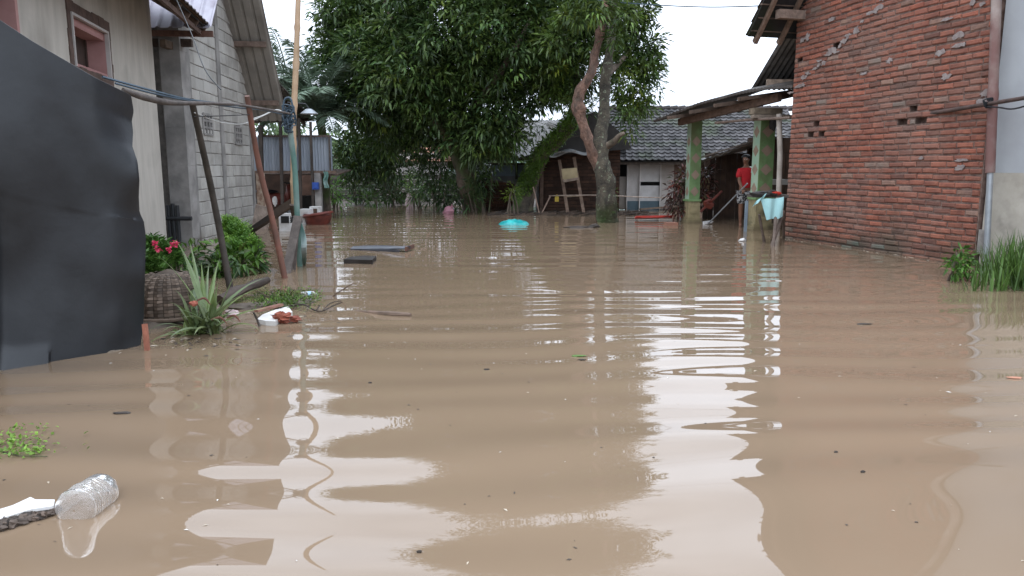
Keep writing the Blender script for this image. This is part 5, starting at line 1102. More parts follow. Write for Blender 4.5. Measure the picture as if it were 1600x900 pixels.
# plastic bottle in front
pbm = bpy.data.materials.new('clear_dusty_plastic'); pbm.use_nodes = True; nn = pbm.node_tree.nodes; ll = pbm.node_tree.links; pp_ = nn['Principled BSDF']
pp_.inputs['Base Color'].default_value = (.78, .75, .72, 1); pp_.inputs['Roughness'].default_value = .14; pp_.inputs['IOR'].default_value = 1.18; pp_.inputs['Transmission Weight'].default_value = .80; pp_.inputs['Specular IOR Level'].default_value = .9
nz = nn.new('ShaderNodeTexNoise'); nz.inputs['Scale'].default_value = 38; gg = nn.new('ShaderNodeNewGeometry'); ll.new(gg.outputs['Position'], nz.inputs['Vector']); bb2 = nn.new('ShaderNodeBump'); bb2.inputs['Distance'].default_value = .006; ll.new(nz.outputs['Fac'], bb2.inputs['Height']); ll.new(bb2.outputs[0], pp_.inputs['Normal'])
M['clear'] = pbm
def bottle(label, a, b, r, m, name='plastic_bottle', capm=None, bandm=None, open_base=True):
    a = Vector(a); b = Vector(b); t = thing(name, label, 'bottle', tuple(a)); ax = (b - a).normalized(); L = (b - a).length
    prof = [(0, .05), (.0, .62), (.02, .86), (.07, 1)]
    for k in range(9):
        x = .12 + k * .052 + rnd.uniform(-.006, .006); prof += [(x, 1.0), (x + .018, .93), (x + .036, 1.0)]
    prof += [(.62, 1), (.70, .97), (.78, .88), (.85, .68), (.91, .42), (.95, .33), (.985, .33), (1, .30), (1.0, .02)]
    x = ax.cross(Vector((0, 0, 1))).normalized(); y = x.cross(ax); mb = MB(); n_ = 28; vs = []
    for (p_, q) in prof:
        for i in range(n_):
            th = 2 * math.pi * i / n_; k = r * q * (1 + (.07 * math.cos(5 * th) if p_ < .05 else .0) + .10 * mnoise.noise(Vector((math.cos(th) * 1.6, math.sin(th) * 1.6, p_ * 6))))
            vs.append(a + ax * (p_ * L + (.03 * L if (p_ == 0 and q < .1) else 0)) + x * math.cos(th) * k + y * math.sin(th) * k)
    mb.add(vs, [(j * n_ + i, j * n_ + (i + 1) % n_, (j + 1) * n_ + (i + 1) % n_, (j + 1) * n_ + i) for j in range(len(prof) - 1) for i in range(n_)])
    mb.build('bottle_body', m, t, smooth=True)
    mb = MB(); mb.tube([a + ax * L * .955, a + ax * L * 1.01], r * .38, 16); mb.build('cap', capm or M['blue'], t, smooth=True)
    if bandm: mb = MB(); mb.tube([a + ax * L * .42, a + ax * L * .6], r * 1.03, 20); mb.build('paper_band', bandm, t, smooth=True)
    return t
a = G(114, 800, .03); b = G(170, 757, .03)
bottle('large crumpled clear plastic bottle floating at the lower left', a, a + (b - a) * 1.02, .077, M['clear'], capm=M['clear'])
a = G(470, 461, .02); b = G(497, 460, .02); bottle('small clear bottle with a pale blue band lying on the weeds by the twigs', a, b, .035, M['clear'], capm=M['styro'], bandm=mat('pale_blue_band', (.35, .55, .75), None, 6, .5))
# white paper / foam with rotten edge beside the bottle
fo_ = thing('foam_sheet', 'torn white foam sheet with a muddy rotten edge, left of the large bottle', 'foam sheet', tuple(G(40, 805)))
mb = MB(); pts = [G(-40, 812, .01), G(20, 794, .03), G(48, 781, .04), G(56, 785, .04), G(86, 785, .03), G(84, 795, .02), G(50, 800, .02), G(-40, 828, .01)]; mb.prism(pts, (0, 0, .012)); mb.build('white_sheet', M['styro'], fo_)
mb = MB(); rr = random.Random(6)
for k in range(60):
    t = k / 59; q = G(-10 + 92 * t, 824 - 28 * t + rr.uniform(-5, 5), .012); mb.blob(q, (.022 * rr.uniform(.5, 1.4), .016, .010 * rr.uniform(.5, 1.6)), 7, 5, .7, (lambda z: (z, z * .93, z * .88))(rr.uniform(.6, 3.2)), seed=k)
mb.build('rotten_edge', M['darkwood'], fo_)
# stranded rubbish heap near the poles
sg = MB(); rr = random.Random(77)
pos, dr = [], []
for k in range(1500):
    px_ = rr.triangular(385, 512, 440); py_ = 468 + rr.gauss(0, 7) + (px_ - 440) * -.06; q = G(px_, py_, .015 + .02 * rr.random()); pos.append(tuple(q)); dr.append((rr.gauss(0, 1), rr.gauss(0, 1), rr.uniform(.1, .9)))
N = len(pos); go_ = leaf_object('stranded_weeds', M['leaf2'], None, np.array(pos), np.array(dr), NR.uniform(.025, .06, N), NR.uniform(.008, .016, N), np.array([[.8, .85, .6], [.45, .35, .3], [1.1, 1.0, .7], [.3, .25, .2]])[NR.randint(4, size=N)], loc=tuple(G(440, 468)))
tag(go_, kind='stuff'); go_['label'] = 'mat of stranded green weeds and rotten leaves floating by the poles'
mb = MB(); 
for (px_, py_, rx, ry, rz) in ((420, 478, .28, .16, .035), (455, 474, .22, .14, .03), (395, 480, .2, .16, .04)):
    q = G(px_, py_); mb.blob(q, (rx, ry, rz), 18, 8, .35, seed=px_)
tag(mb.build('mud_patch', M['mud'], smooth=True), kind='structure')
def twig(label, pts, r0, r1, m=M['darkwood'], c=(1, 1, 1), subs=()):
    t = thing('twig', label, 'twig', tuple(pts[0])); mb = MB(); mb.tube(pts, [r0 + (r1 - r0) * i / (len(pts) - 1) for i in range(len(pts))], 6, c, sub=4, bumpy=.4); o_ = mb.build('stem', m, t, smooth=True)
    for s_ in subs: mb = MB(); mb.tube(s_, [r1 * 1.1 * (1 - .4 * i / len(s_)) for i in range(len(s_))], 5, c, sub=3); mb.build('side_shoot', m, t, smooth=True)
twig('thin dark forked twig floating right of the stranded weeds', [G(455, 478, .02), G(475, 476, .05), G(490, 484, .02), G(504, 486, .02), G(520, 478, .05), G(535, 472, .08)], .010, .005, subs=([G(495, 485, .02), G(500, 476, .06)], [G(505, 485, .03), G(516, 474, .07), G(533, 470, .1)]))
twig('bare twig pointing up to the right beyond the stranded weeds', [G(520, 463, .0), G(530, 456, .05), G(553, 442, .16)], .008, .004, c=(2, 1.6, 1.4), subs=([G(525, 461, .02), G(521, 456, .06)],))
twig('small curved twig on the left of the stranded weeds', [G(402, 455, .06), G(415, 462, .05), G(423, 465, .02)], .007, .004, c=(1.4, 1.2, 1))
twig('upright little twig just left of the small bottle', [G(450, 466, .0), G(455, 458, .05), G(460, 452, .10)], .006, .003, c=(1.5, 1.3, 1.1))
twig('short dark stick standing in the water below the strap-leaved plant', [G(407, 514, -.02), G(402, 500, .05), G(396, 488, .12)], .010, .006)
fs2 = thing('floating_branch', 'long flat grey piece of driftwood floating right of the twigs', 'driftwood', tuple(G(600, 490)))
mb = MB(); mb.tube([G(552, 486, -.01), G(580, 489, .0), G(610, 491, .008), G(642, 492, .012)], [.012, .022, .026, .018], 8, (3.2, 2.8, 2.5), sub=4, bumpy=.4); mb.build('wood', M['darkwood'], fs2, smooth=True)
lg = thing('driftwood_log', 'dark log end lying on the bank behind the strap-leaved plant', 'log', tuple(G(400, 445)))
mb = MB(); mb.tube([G(345, 470, .05), G(375, 455, .10), G(418, 437, .12)], [.05, .06, .035], 9, (1.3, 1.2, 1.15), sub=4, bumpy=.4); mb.build('wood', M['darkwood'], lg, smooth=True)
slab('foam_board', 'white foam board lying in the stranded rubbish, right of the strap-leaved plant', 'foam board', [(402, 500), (410, 493), (432, 485), (450, 480), (457, 489), (441, 496), (430, 504), (415, 503)], .010, M['styro'], z=.03)
mb = MB(); q = G(442, 496, .05); mb.blob(q, (.075, .045, .04), 18, 12, .9, (.7, .8, .8), seed=3, fr=2.5); mb.blob(q + Vector((.10, .02, -.02)), (.05, .035, .025), 14, 10, .9, (.4, .42, .45), seed=9, fr=2.5); tag(mb.build('clay_lump', M['rootbrown'], loc=tuple(q), smooth=True), 'crumpled rust-red lump lying on the front of the white foam board', 'lump')
mb = MB(); mb.beam(G(400, 486, .06), G(440, 476, .07), .05, .02, (2.0, 1.2, 1)); tag(mb.build('broken_slat', M['wood'], loc=tuple(G(420, 480))), 'reddish broken slat lying behind the white foam board', 'slat')
mb = MB(); q = P(362, 490, 5.9); mb.blob(q, (.07, .05, .03), 10, 8, .6, (1, 1, 1), 4); tag(mb.build('crumpled_wrapper', M['pinksack'], loc=tuple(q), smooth=True), 'crumpled pale pink wrapper under the strap-leaved plant', 'wrapper')
# far floating and stranded bits
mb = MB(); q = G(912, 356, .0); mb.blob(q + Vector((-.1, 0, 0)), (.33, .12, .045), 14, 8, .5, (1, 1, 1), 2); mb.blob(q + Vector((.25, .1, .03)), (.12, .08, .05), 10, 8, .6, (1, 1, 1), 5); tag(mb.build('dark_debris', M['darkwood'], loc=tuple(q), smooth=True), 'dark lumpy debris floating left of the twin-stemmed tree', 'debris')
mb = MB(); a = G(992, 344); b = G(1050, 344); mb.sheet(lambda u, v: a.lerp(b, u) + Vector((0, .35 * (v - .5) * math.sin(math.pi * (.1 + .85 * u)), .05 + .07 * abs(v - .5) + .02 * u)), 14, 6, .02, (0, 0, 1)); mb.beam(a + Vector((.0, -.1, .10)), b + Vector((0, -.12, .12)), .03, .03); tag(mb.build('red_trough', M['red'], loc=tuple(a)), 'flat red plastic trough floating right of the twin-stemmed tree', 'trough')
tb = thing('round_tub', 'red-brown round tub floating tilted beside the concrete shed post', 'tub', tuple(G(492, 353)))
mb = MB(); c = G(492, 351); r_ = 21 / FX * c.y
mb.tube([c + Vector((.0, .2, -.12)), c + Vector((.0, .2, -.02)), c + Vector((.02, .2, .10)), c + Vector((.03, .2, .23))], [r_ * .72, r_ * .8, r_ * .95, r_ * 1.05], 26); mb.build('tub_wall', M['tub'], tb, smooth=True)
mb = MB(); mb.tube([c + Vector((.03 + r_ * 1.06 * math.cos(x), .2 + r_ * 1.06 * math.sin(x), .235 + .05 * math.cos(x))) for x in [i * 2 * math.pi / 26 for i in range(27)]], .03, 8); mb.tube([c + Vector((.03, .2, .2)), c + Vector((.03, .2, .238))], r_ * 1.0, 26, (.3, .3, .3)); mb.build('rim', M['tub'], tb, smooth=True)
def crate(label, px0, px1, py0, py1, Y_, m, dep=.3, name='white_box', cat='box', op=None):
    a = P(px0, py1, Y_); b = P(px1, py0, Y_); t = thing(name, label, cat, ((a.x + b.x) / 2, Y_, 0)); mb = MB(); z0 = (min(a.z, 0) - .1) if a.z < .3 else a.z
    mb.box(((a.x + b.x) / 2, Y_ + dep / 2, (z0 + b.z) / 2), (b.x - a.x, dep, b.z - z0)); mb.build('case', m, t)
    mb = MB(); w = b.x - a.x; h = b.z - max(a.z, 0)
    mb.box(((a.x + b.x) / 2, Y_ - .008, max(a.z, 0) + h * .5), (w * .62, .02, h * .6), 0, (1, 1, 1)); mb.build('front_panel', op or M['dark'], t)
crate('white box with a dark square opening, left of the tub under the shed', 436, 455, 334, 352, 15.6, M['styro'])
crate('plain white box just behind the tub', 468, 484, 327, 344, 17.6, M['styro'], op=M['whitewash'])
crate('white and brown panelled box to the right behind the tub', 484, 498, 323, 338, 18.4, M['styro'], op=M['brownwall'])
crate('small blue plastic box hung on the shed back wall', 488, 497, 285, 296, 19.2, M['blue'], .15, 'blue_box', 'box', M['blue'])
mb = MB(); q = P(407, 320, 17.6); a = P(400, 300, 17.6); b = P(414, 343, 17.6); mb.box((q.x, 17.7, .45), (b.x - a.x, .1, 1.5)); tag(mb.build('woven_mat', mat('speckled_woven_panel', (.45, .36, .27), (.22, .13, .09), 9, .9, .003, stretch=(1, 1, 1)), loc=(q.x, 17.7, 0)), 'speckled cream and brown woven panel standing between block building and shed', 'panel')
mb = MB(); q = G(413, 358); mb.beam(q + Vector((-.1, 0, 0)), q + Vector((.02, 0, .5)), .35, .04, (2.6, 2.5, 2.4), up=(0, 1, 0)); tag(mb.build('leaning_board', M['wood'], loc=tuple(q)), 'small pale board leaning at the foot of the woven panel', 'board')
mc = thing('motorbike', 'motorbike parked in the dark under the shed, partly hidden by poles', 'motorbike', (P(430, 318, 20.6).x, 20.6, 0))
mq = P(428, 318, 20.6)
for dx in (-.5, .55):
    mb = MB(); mb.tube([mq + Vector((dx + .25 * math.cos(x), 0, -.18 + .25 * math.sin(x))) for x in [i * 2 * math.pi / 20 for i in range(21)]], .045, 8); w_ = mb.build('wheel', M['wire'], mc, smooth=True)
    mb = MB(); mb.tube([mq + Vector((dx, -.03, -.18)), mq + Vector((dx, .03, -.18))], .17, 14); mb.build('rim', M['metal'], w_, smooth=True)
mb = MB(); mb.blob(mq + Vector((.0, 0, .12)), (.42, .14, .17), 14, 8, .3, (1, 1, 1), 3); mb.blob(mq + Vector((.45, 0, .28)), (.13, .15, .25), 12, 8, .3, (1, 1, 1), 4); mb.build('body', M['tub'], mc, smooth=True)
mb = MB(); mb.blob(mq + Vector((-.2, 0, .33)), (.36, .13, .06), 12, 6, .1); mb.build('saddle', M['wire'], mc, smooth=True)
mb = MB(); mb.tube([mq + Vector((.4, -.3, .58)), mq + Vector((.45, 0, .55)), mq + Vector((.4, .3, .58))], .018, 6); mb.blob(mq + Vector((.52, 0, .48)), (.07, .09, .07), 10, 6, .05, (3, 3, 3)); mb.build('handlebar', M['wire'], mc, smooth=True)
mb = MB(); q = P(470, 300, 20.0); mb.blob(P(430, 314, 19.8), (.07, .06, .12), 10, 8, .4); tag(mb.build('white_sack', M['styro'], loc=tuple(P(430, 314, 19.8)), smooth=True), 'crumpled white sack hanging in the shadow of the shed', 'sack')
mb = MB(); a = P(505, 268, 19.2); mb.sheet(lambda u, v: a + Vector((.12 * u + .02 * math.sin(v * 8), .02 * math.sin(u * 9 + v * 4), -.42 * v)), 6, 10, .004, (0, 1, 0)); tag(mb.build('green_rag', M['greenpipe'], loc=tuple(a)), 'green rag hanging from the end of the shed beam', 'rag')
# pink sacks
mb = MB(); q = G(640, 327); mb.blob(q + Vector((0, 0, .18)), (.13, .12, .28), 12, 10, .3); mb.tube([q + Vector((0, 0, .42)), q + Vector((.01, 0, .52))], [.05, .07], 8); tag(mb.build('tied_sack', M['pinksack'], loc=tuple(q), smooth=True), 'pale pinkish tied sack standing upright at the far bank', 'sack')
mb = MB(); q = G(701, 333); mb.blob(q + Vector((0, 0, .06)), (.17, .13, .13), 12, 8, .5, seed=4); mb.tube([q + Vector((.08, 0, .14)), q + Vector((.14, 0, .24))], [.04, .06], 7); tag(mb.build('pink_bag', mat('pink_plastic', (.62, .30, .36), (.5, .24, .3), 8, .6), loc=tuple(q), smooth=True), 'pink plastic bag lying at the foot of the big mango tree', 'bag')
# bricks stacked under the blue wall
bp2 = MB(); F8 = Fr((P(757, 320, 23.6).x, 23.6), (1, 0), (0, -1)); bricks(bp2, F8, 0, 1.0, -.2, lambda s: .95 - .18 * abs(s - .3), .10, .24, .012, .3, lambda r, s, z: (lambda q: (q * 1.3, q * .9, q * .8))(r.uniform(.3, .8)), seed=3, jit=.03)
tag(bp2.build('brick_stack', M['brownwall'], loc=tuple(F8.A)), 'untidy stack of dark bricks below the faded blue wall', 'brick stack')
mb = MB(); mb.beam(P(805, 302, 22.5), P(815, 282, 22.8), .22, .03, (2.2, 1.9, 1.6), up=(0, 1, 0)); tag(mb.build('pale_plank', M['wood'], loc=tuple(P(805, 302, 22.5))), 'pale plank leaning between the blue wall and the leaning tree', 'plank')
# wooden rack leaning on hut
rk = thing('wooden_rack', 'tall wooden rack with a cream cloth panel leaning against the brown hut', 'rack', (P(893, 330, 22.3).x, 22.3, 0))
for (a, b) in (((874, 250), (887, 332)), ((897, 246), (912, 332))): mb = MB(); mb.beam(P(*a, 22.4), P(*b, 22.0), .09, .06, (1.7, 1.4, 1.2), up=(0, 1, 0)); mb.build('leg', M['wood'], rk)
mb = MB(); a = P(877, 264, 22.25); b = P(901, 262, 22.25); mb.sheet(lambda u, v: a.lerp(b, u) + Vector((.05 * v, -.03 * math.sin(math.pi * v), -.34 * v)), 8, 8, .02, (0, 1, 0)); mb.build('cloth_panel', M['cream'], rk)
mb = MB(); mb.beam(P(880, 283, 22.1), P(903, 279, 22.1), .3, .07, (2.4, 2.2, 2.0)); mb.beam(P(883, 307, 22.15), P(905, 306, 22.15), .04, .05, (2.2, 2, 1.6)); mb.build('shelf', M['wood'], rk)
mb = MB(); mb.box((P(870, 311, 22.1).x, 22.1, P(870, 311, 22.1).z), (.11, .1, .15)); mb.tube([P(870, 307, 22.1), P(870, 304, 22.1)], .025, 8); tag(mb.build('yellow_jerrycan', M['yellow'], loc=tuple(P(870, 311, 22.1))), 'small yellow jerrycan hanging left of the wooden rack', 'jerrycan')
mb = MB(); mb.tube([P(858, 306, 22.2), P(880, 305.5, 22), P(940, 305, 22), P(1000, 308, 22.2), P(1050, 309, 22.5)], .016, 6, (3, 2.8, 2.6), sub=3); tag(mb.build('bamboo_rail', M['wood'], loc=tuple(P(858, 306, 22)), smooth=True), 'thin pale horizontal rail running in front of the hut and whitewashed wall', 'rail')
for k, (a, b, lab) in enumerate((((833, 292), (843, 330), 'thin stick leaning just right of the mossy tree'), ((860, 306), (846, 329), 'short pale stick slanting the other way beside the hut'))):
    mb = MB(); mb.tube([P(*a, 22.0), P(*b, 21.8) + Vector((0, 0, -.1))], [.022, .018], 6, (2.4, 2, 1.8)); tag(mb.build('stick', M['wood'], loc=tuple(P(*b, 21.8)), smooth=True), lab, 'stick')
mb = MB(); rr = random.Random(55)
mb.beam(G(1000, 327, .04), G(1060, 322, .12), .1, .05, (1.4, 1.2, 1)); tag(mb.build('timber_beam', M['wood'], loc=tuple(G(1000, 327))), 'long thin timber lying before the whitewashed wall', 'timber')
# low rubble of sticks along the far bank
mb = MB()
for k in range(160):
    px_ = rr.uniform(760, 1010); q = G(px_, rr.uniform(331, 337), .0); a_ = rr.uniform(-.5, .5); L = rr.uniform(.08, .45); z = rr.uniform(.4, 2.4)
    mb.beam(q, q + Vector((math.cos(a_) * L, math.sin(a_) * L, rr.uniform(-.02, .08))), .04, .035, (z, z * .9, z * .8))
ob = mb.build('wood_litter', M['darkwood']); tag(ob, kind='stuff'); ob['label'] = 'litter of sticks and wood scraps along the far waterline'
rr = random.Random(91)
for k, (px_, py_, lab) in enumerate(((240 + 300, 326, 'small white scrap on the far bank below the green shrub'), (1160, 377, 'white plastic scrap floating before the nearer porch column'), (1068, 345, 'crumpled white bag beside the farther porch column'), (1118, 333, 'white bundle on the porch floor, behind the mop'))):
    mb = MB(); q = G(px_, py_); s_ = (.05, .06, .10, .12)[k]; mb.blob(q + Vector((0, 0, s_ * .3)), (s_, s_ * .8, s_ * .55), 12, 8, .7, seed=k + 4); tag(mb.build('white_scrap', M['styro'], loc=tuple(q), smooth=True), lab, 'scrap')
mb = MB(); q = G(1048, 352); mb.box((q.x, q.y, .03), (.28, .18, .08), .3, (.8, .8, .85)); tag(mb.build('clay_block', M['terracotta'], loc=tuple(q)), 'pinkish clay block half sunk by the farther porch column', 'block')
mb = MB(); q = P(1108, 318, 18.0); mb.blob(q, (.13, .12, .10), 12, 8, .6, (.6, .6, .6)); mb.tube([q + Vector((-.2, 0, -.2)), q + Vector((.1, 0, .1)), q + Vector((.3, 0, .3))], .03, 6); tag(mb.build('red_bundle', M['tub'], loc=tuple(q), smooth=True), 'dark red bundle and frame lying behind the mop on the porch', 'bundle')
mb = MB(); q = P(1101, 296, 19.0); mb.box((q.x, 19.0, q.z), (.22, .05, .7)); tag(mb.build('yellow_board', M['ochre'], loc=(q.x, 19, 0)), 'narrow yellow panel among the dark red leaves', 'panel')

# floating specks over the whole water (leaf crumbs, foam)
mb = MB(); rr = random.Random(101)
M['speck'] = mat('floating_crumb', (.9, .9, .9), (.8, .8, .8), 3, .6, tint=True)
for k in range(430):
    px_ = rr.uniform(0, 1600); py_ = 345 + 555 * rr.random() ** 1.1; q = G(px_, py_, .001)
    if mnoise.noise(Vector((q.x * .5, q.y * .5, 7))) < -.05 and rr.random() < .8: continue
    s_ = rr.uniform(.0018, .0062) * (1 + q.y * .10); z = rr.random(); a_ = rr.uniform(0, 3.14)
    c = (.06, .045, .035) if z < .45 else ((.5, .42, .32) if z < .85 else (.75, .72, .66))
    x = Vector((math.cos(a_), math.sin(a_), 0)) * s_ * rr.uniform(1, 2.2); y = Vector((-math.sin(a_), math.cos(a_), 0)) * s_ * rr.uniform(.4, 1)
    mb.add([q - x, q - y + Vector((0, 0, .002)), q + x, q + y + Vector((0, 0, .002)), q + Vector((0, 0, s_ * .3))], [(0, 1, 4), (1, 2, 4), (2, 3, 4), (3, 0, 4)], c)
for k in range(260):                                            # scum gathered along the wall foot, the poles and the bank
    if k < 130: q = F3.pt(rr.uniform(0, SE), .001, .02 + abs(rr.gauss(0, .10)))
    elif k < 200: q = G(rr.gauss(430, 45), rr.gauss(488, 10), .001)
    else: q = G(rr.gauss(300, 60), rr.gauss(536, 7), .001)
    s_ = rr.uniform(.006, .02); z = rr.random(); a_ = rr.uniform(0, 3.14); c = (.06, .045, .035) if z < .6 else (.42, .35, .27)
    x = Vector((math.cos(a_), math.sin(a_), 0)) * s_ * rr.uniform(1, 2.6); y = Vector((-math.sin(a_), math.cos(a_), 0)) * s_ * rr.uniform(.3, .8)
    mb.add([q - x, q - y + Vector((0, 0, .002)), q + x, q + y + Vector((0, 0, .002)), q + Vector((0, 0, s_ * .4))], [(0, 1, 4), (1, 2, 4), (2, 3, 4), (3, 0, 4)], c)
ob = mb.build('floating_crumbs', M['speck']); tag(ob, kind='stuff'); ob['label'] = 'tiny leaf crumbs and foam specks scattered over the muddy water'
for (px_, py_, s_, m_, lab) in ((905, 556, .05, 'leaf2', 'small bright green leaf floating in mid-street'), (910, 562, .03, 'darkwood', 'dark curled leaf just below the bright green leaf'), (760, 577, .02, 'darkwood', 'dark leaf crumb floating left of the bright green leaf'), (1348, 737, .011, 'darkwood', 'dark seed floating in the lower right'), (1306, 706, .009, 'darkwood', 'smaller dark seed floating up and left of the lower right one'), (1350, 506, .06, 'darkwood', 'short dark stick floating before the brick wall'), (655, 862, .010, 'darkwood', 'dark speck of bark floating at the bottom centre'), (1585, 590, .05, 'terracotta', 'orange brick chip floating near the right edge'), (190, 645, .05, 'darkwood', 'thin dark straw floating above the weed'), (578, 598, .012, 'darkwood', 'dark leaf floating in the left sky reflection')):
    q = G(px_, py_, .004); mb = MB(); mb.blob(q, (s_, s_ * .35, .006), 10, 5, .5, seed=px_); tag(mb.build('floating_leaf', M[m_], loc=tuple(q), smooth=True), lab, 'leaf')

# ================================================================ PORCH THINGS AND THE PERSON
tbx = thing('makeshift_stand', 'makeshift stand on crooked stakes with clutter on top, against the brick corner', 'stand', tuple(G(1207, 380)))
for (a, b) in (((1196, 378), (1186, 335)), ((1208, 386), (1214, 318)), ((1203, 384), (1224, 330)), ((1226, 372), (1222, 310))): mb = MB(); mb.tube([G(*a) + Vector((0, 0, -.1)), P(*b, 13.1)], .028, 7, (1, .9, .85), sub=4, bumpy=.5); mb.build('stake', M['wood'], tbx, smooth=True)
mb = MB(); q = P(1202, 306, 13.3); mb.box((q.x, 13.4, q.z), (.62, .5, .05), -.1, (.6, .6, .6)); mb.blob(P(1190, 303, 13.2), (.2, .1, .05), jit=.4, col=(.4, .45, .5)); mb.blob(P(1206, 302, 13.2), (.12, .1, .06), jit=.4, col=(.3, .3, .3)); mb.build('board_top', M['wood'], tbx)
mb = MB(); mb.blob(P(1214, 302, 13.15), (.10, .05, .03), jit=.4); tag(mb.build('orange_tool', M['red'], loc=tuple(P(1214, 302, 13.15)), smooth=True), 'orange-red tool lying on the makeshift stand', 'tool')
mb = MB(); a = P(1189, 312, 12.95); b = P(1224, 308, 12.95)
def clf(u, v):
    top = a.lerp(b, u); bot = P(1197 + 25 * u, 344 - 5 * u, 12.9); q = top.lerp(bot, v); return q + Vector((0, -.03 * math.sin(v * 2) + .02 * math.sin(u * 11 + v * 3), .01 * math.sin(u * 7)))
mb.sheet(clf, 24, 24, .005, (0, 1, 0)); mb.sheet(lambda u, v: P(1175 + 18 * u, 324 - 14 * u + 0 * v, 12.95) + Vector((.05 * v, .02 * math.sin(u * 9), .09 * v)), 8, 4, .005, (0, 1, 0))
tag(mb.build('aqua_cloth', M['aqua'], loc=tuple(a), smooth=True), 'pale aqua cloth hanging over the front of the makeshift stand', 'cloth')
mb = MB(); q = P(1166, 330, 15.55); mb.box((q.x, 15.55, .1), (.055, .05, 1.08)); tag(mb.build('blue_board', M['bluewall'], loc=(q.x, 15.55, 0)), 'narrow blue board standing at the left side of the nearer column', 'board')
mb = MB(); q = P(1214, 285, 16.6); mb.box((q.x, 17.2, q.z), (.8, .4, .12), 0, (1, 1, 1)); tag(mb.build('white_shelf', M['whitewash'], loc=tuple(q)), 'white shelf seen between nearer column and pipe post', 'shelf')

def skin_mesh(chains, name, m, parent, sub=2, flat=1.0):
    bmm = bmesh.new(); lay = bmm.verts.layers.skin.verify(); seen = {}; ogv = origin(parent)
    for ch in chains:
        b = None
        for (p, r) in ch:
            key = tuple(round(x, 4) for x in p)
            if key in seen: v = seen[key]
            else:
                v = bmm.verts.new(Vector(p) - ogv); rr_ = r if hasattr(r, '__len__') else (r, r * flat); v[lay].radius = rr_; seen[key] = v
                if len(seen) == 1: v[lay].use_root = True
            if b is not None and b is not v and bmm.edges.get((b, v)) is None: bmm.edges.new((b, v))
            b = v
    me0 = bpy.data.meshes.new('tmp'); bmm.to_mesh(me0); bmm.free()
    o = bpy.data.objects.new(name, me0); col.objects.link(o); o.modifiers.new('s', 'SKIN').use_smooth_shade = True; ss = o.modifiers.new('u', 'SUBSURF'); ss.levels = ss.render_levels = sub
    dg = bpy.context.evaluated_depsgraph_get(); me = bpy.data.meshes.new_from_object(o.evaluated_get(dg)); o.modifiers.clear(); o.data = me; me.name = name
    me.materials.clear(); me.materials.append(m); o.parent = parent; return o
pc = P(1161, 350, 16.9); pc.z = 0
per = thing('person', 'person in red short-sleeved shirt and patterned shorts, standing on the porch with a mop', 'person', tuple(pc))
def pp(x, y, z): return (pc.x + x, pc.y + y, z)      # x: to the right in the picture, y: away
# turned a little to the left, weight on both feet, left hand hidden by the column
FT = .0
pel = pp(.02, 0, .92)
arm_r = [(pp(.02, 0, 1.30), (.13, .10)), (pp(-.13, -.03, 1.33), .062), (pp(-.17, -.08, 1.10), .042), (pp(-.155, -.26, .93), .032), (pp(-.15, -.30, .90), .026), (pp(-.15, -.33, .885), (.034, .018))]
arm_l = [(pp(.02, 0, 1.30), (.13, .10)), (pp(.17, .02, 1.33), .062), (pp(.20, .02, 1.08), .042), (pp(.19, -.06, .86), .032), (pp(.19, -.08, .82), .026), (pp(.19, -.09, .77), (.034, .018))]
body = [[(pel, (.14, .11)), (pp(.02, 0, 1.10), (.12, .09)), (pp(.02, 0, 1.30), (.13, .10)), (pp(.01, 0, 1.43), .055), (pp(-.005, -.01, 1.50), .055), (pp(-.02, -.02, 1.56), (.078, .085)), (pp(-.015, -.01, 1.62), (.078, .09)), (pp(-.01, 0, 1.67), (.05, .06))],
        arm_r, arm_l,
        [(pel, (.14, .11)), (pp(-.07, 0, .86), .088), (pp(-.08, -.02, .46), .055), (pp(-.075, 0, .36), .055), (pp(-.06, .02, .08), .036), (pp(-.065, .0, .03), .042), (pp(-.10, -.12, .015), (.045, .025))],
        [(pel, (.14, .11)), (pp(.11, 0, .86), .088), (pp(.10, -.01, .46), .055), (pp(.10, .02, .36), .055), (pp(.10, .04, .04), .036), (pp(.10, .03, .0), .042), (pp(.07, -.10, -.01), (.045, .025))]]
for (hx, hy, hz, sg_) in ((-.15, -.33, .885, -1), (.19, -.09, .77, 1)):
    for f in range(4):
        dx = -.024 + .016 * f; L = (.055, .065, .06, .048)[f]
        q0 = pp(hx, hy, hz); body.append([(q0, (.034, .018)), (pp(hx + dx, hy - .03, hz - .025), .0085), (pp(hx + dx, hy - .035 - L * .3, hz - .035 - L * .5), .008), (pp(hx + dx * .8, hy - .02, hz - .05 - L * .7), .007)])
    body.append([(pp(hx, hy, hz), (.034, .018)), (pp(hx - .035 * sg_, hy - .02, hz - .005), .010), (pp(hx - .04 * sg_, hy - .05, hz - .03), .008)])
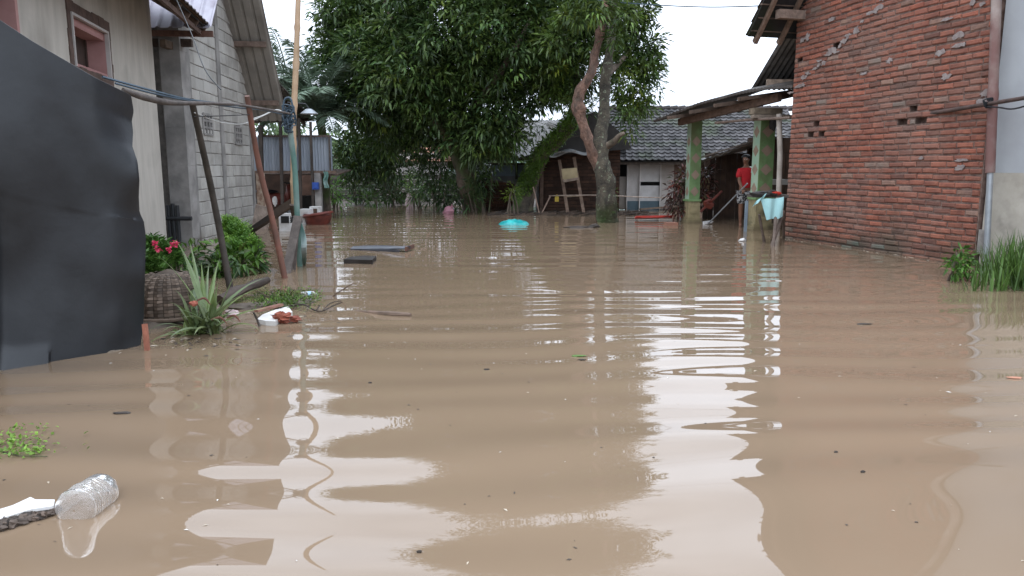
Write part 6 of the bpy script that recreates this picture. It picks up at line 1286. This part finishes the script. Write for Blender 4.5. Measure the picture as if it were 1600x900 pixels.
# feature chain: nose, ears as small chains off the head
hd = pp(-.02, -.02, 1.56)
body.append([(hd, (.078, .085)), (pp(-.045, -.115, 1.565), .013)]); body.append([(hd, (.078, .085)), (pp(.068, .0, 1.57), .016)])
bo = skin_mesh(body, 'body', M['skin'], per, 2)
mb = MB()
for dx in (-.055, -.005): mb.blob(pp(dx - .01, -.100, 1.593), (.012, .008, .007), 8, 6, 0)
mb.build('eyes', M['trim'], bo, smooth=True); mb = MB(); mb.blob(pp(-.04, -.103, 1.535), (.024, .008, .007), 10, 6, 0); mb.build('mouth', M['tub'], bo, smooth=True)
mb = MB(); mb.blob(pp(.0, .02, 1.645), (.098, .112, .075), 18, 12, .14, seed=2, fr=3); mb.blob(pp(.015, .06, 1.58), (.088, .075, .09), 14, 10, .12, seed=4); mb.build('hair', M['hair'], per, smooth=True)
skin_mesh([[(pp(.02, 0, .87), (.172, .135)), (pp(.02, 0, 1.08), (.158, .122)), (pp(.02, 0, 1.28), (.172, .13)), (pp(.015, 0, 1.40), (.085, .08))], [(pp(.02, 0, 1.28), (.172, .13)), (pp(-.145, -.03, 1.32), .085), (pp(-.18, -.06, 1.15), .078)], [(pp(.02, 0, 1.28), (.172, .13)), (pp(.18, .02, 1.32), .085), (pp(.21, .02, 1.15), .078)]], 'shirt', M['shirt'], per, 2)
skin_mesh([[(pp(.02, 0, .86), (.165, .13)), (pp(-.075, 0, .78), .115), (pp(-.08, -.01, .52), .098)], [(pp(.02, 0, .86), (.165, .13)), (pp(.115, 0, .78), .115), (pp(.105, -.005, .52), .098)]], 'shorts', M['shorts'], per, 2)
mb = MB(); mb.tube([pp(.07, -.05, 1.42), pp(.15, -.07, 1.39), pp(.24, -.04, 1.32)], [.014, .016, .014], 6, sub=3); mb.tube([pp(.13, -.07, 1.40), pp(.10, -.135, 1.33), pp(.09, -.15, 1.28)], .012, 6, sub=3); mb.build('shoulder_trim', M['trim'], per, smooth=True)
per.scale = (.95, .95, .95)
mp_ = thing('mop', 'long pale-handled squeegee mop slanting from the hand of the person in red into the water', 'mop', tuple(G(1106, 350)))
mb = MB(); h0 = Vector(pp(-.15, -.34, .88)); e_ = G(1106, 350) ; mb.tube([h0 + (h0 - e_) * .12, h0, e_], .017, 8, (1, 1, 1)); mb.build('handle', M['metal'], mp_, smooth=True)
mb = MB(); d = (e_ - h0).normalized(); mb.beam(e_ + Vector((-.12, -.05, .03)), e_ + Vector((.1, .05, .05)), .05, .06); mb.tube([e_, e_ - d * .12 + Vector((-.06, 0, 0))], .01, 5); mb.tube([e_, e_ - d * .12 + Vector((.06, 0, 0))], .01, 5); mb.build('mop_head', M['trim'], mp_)
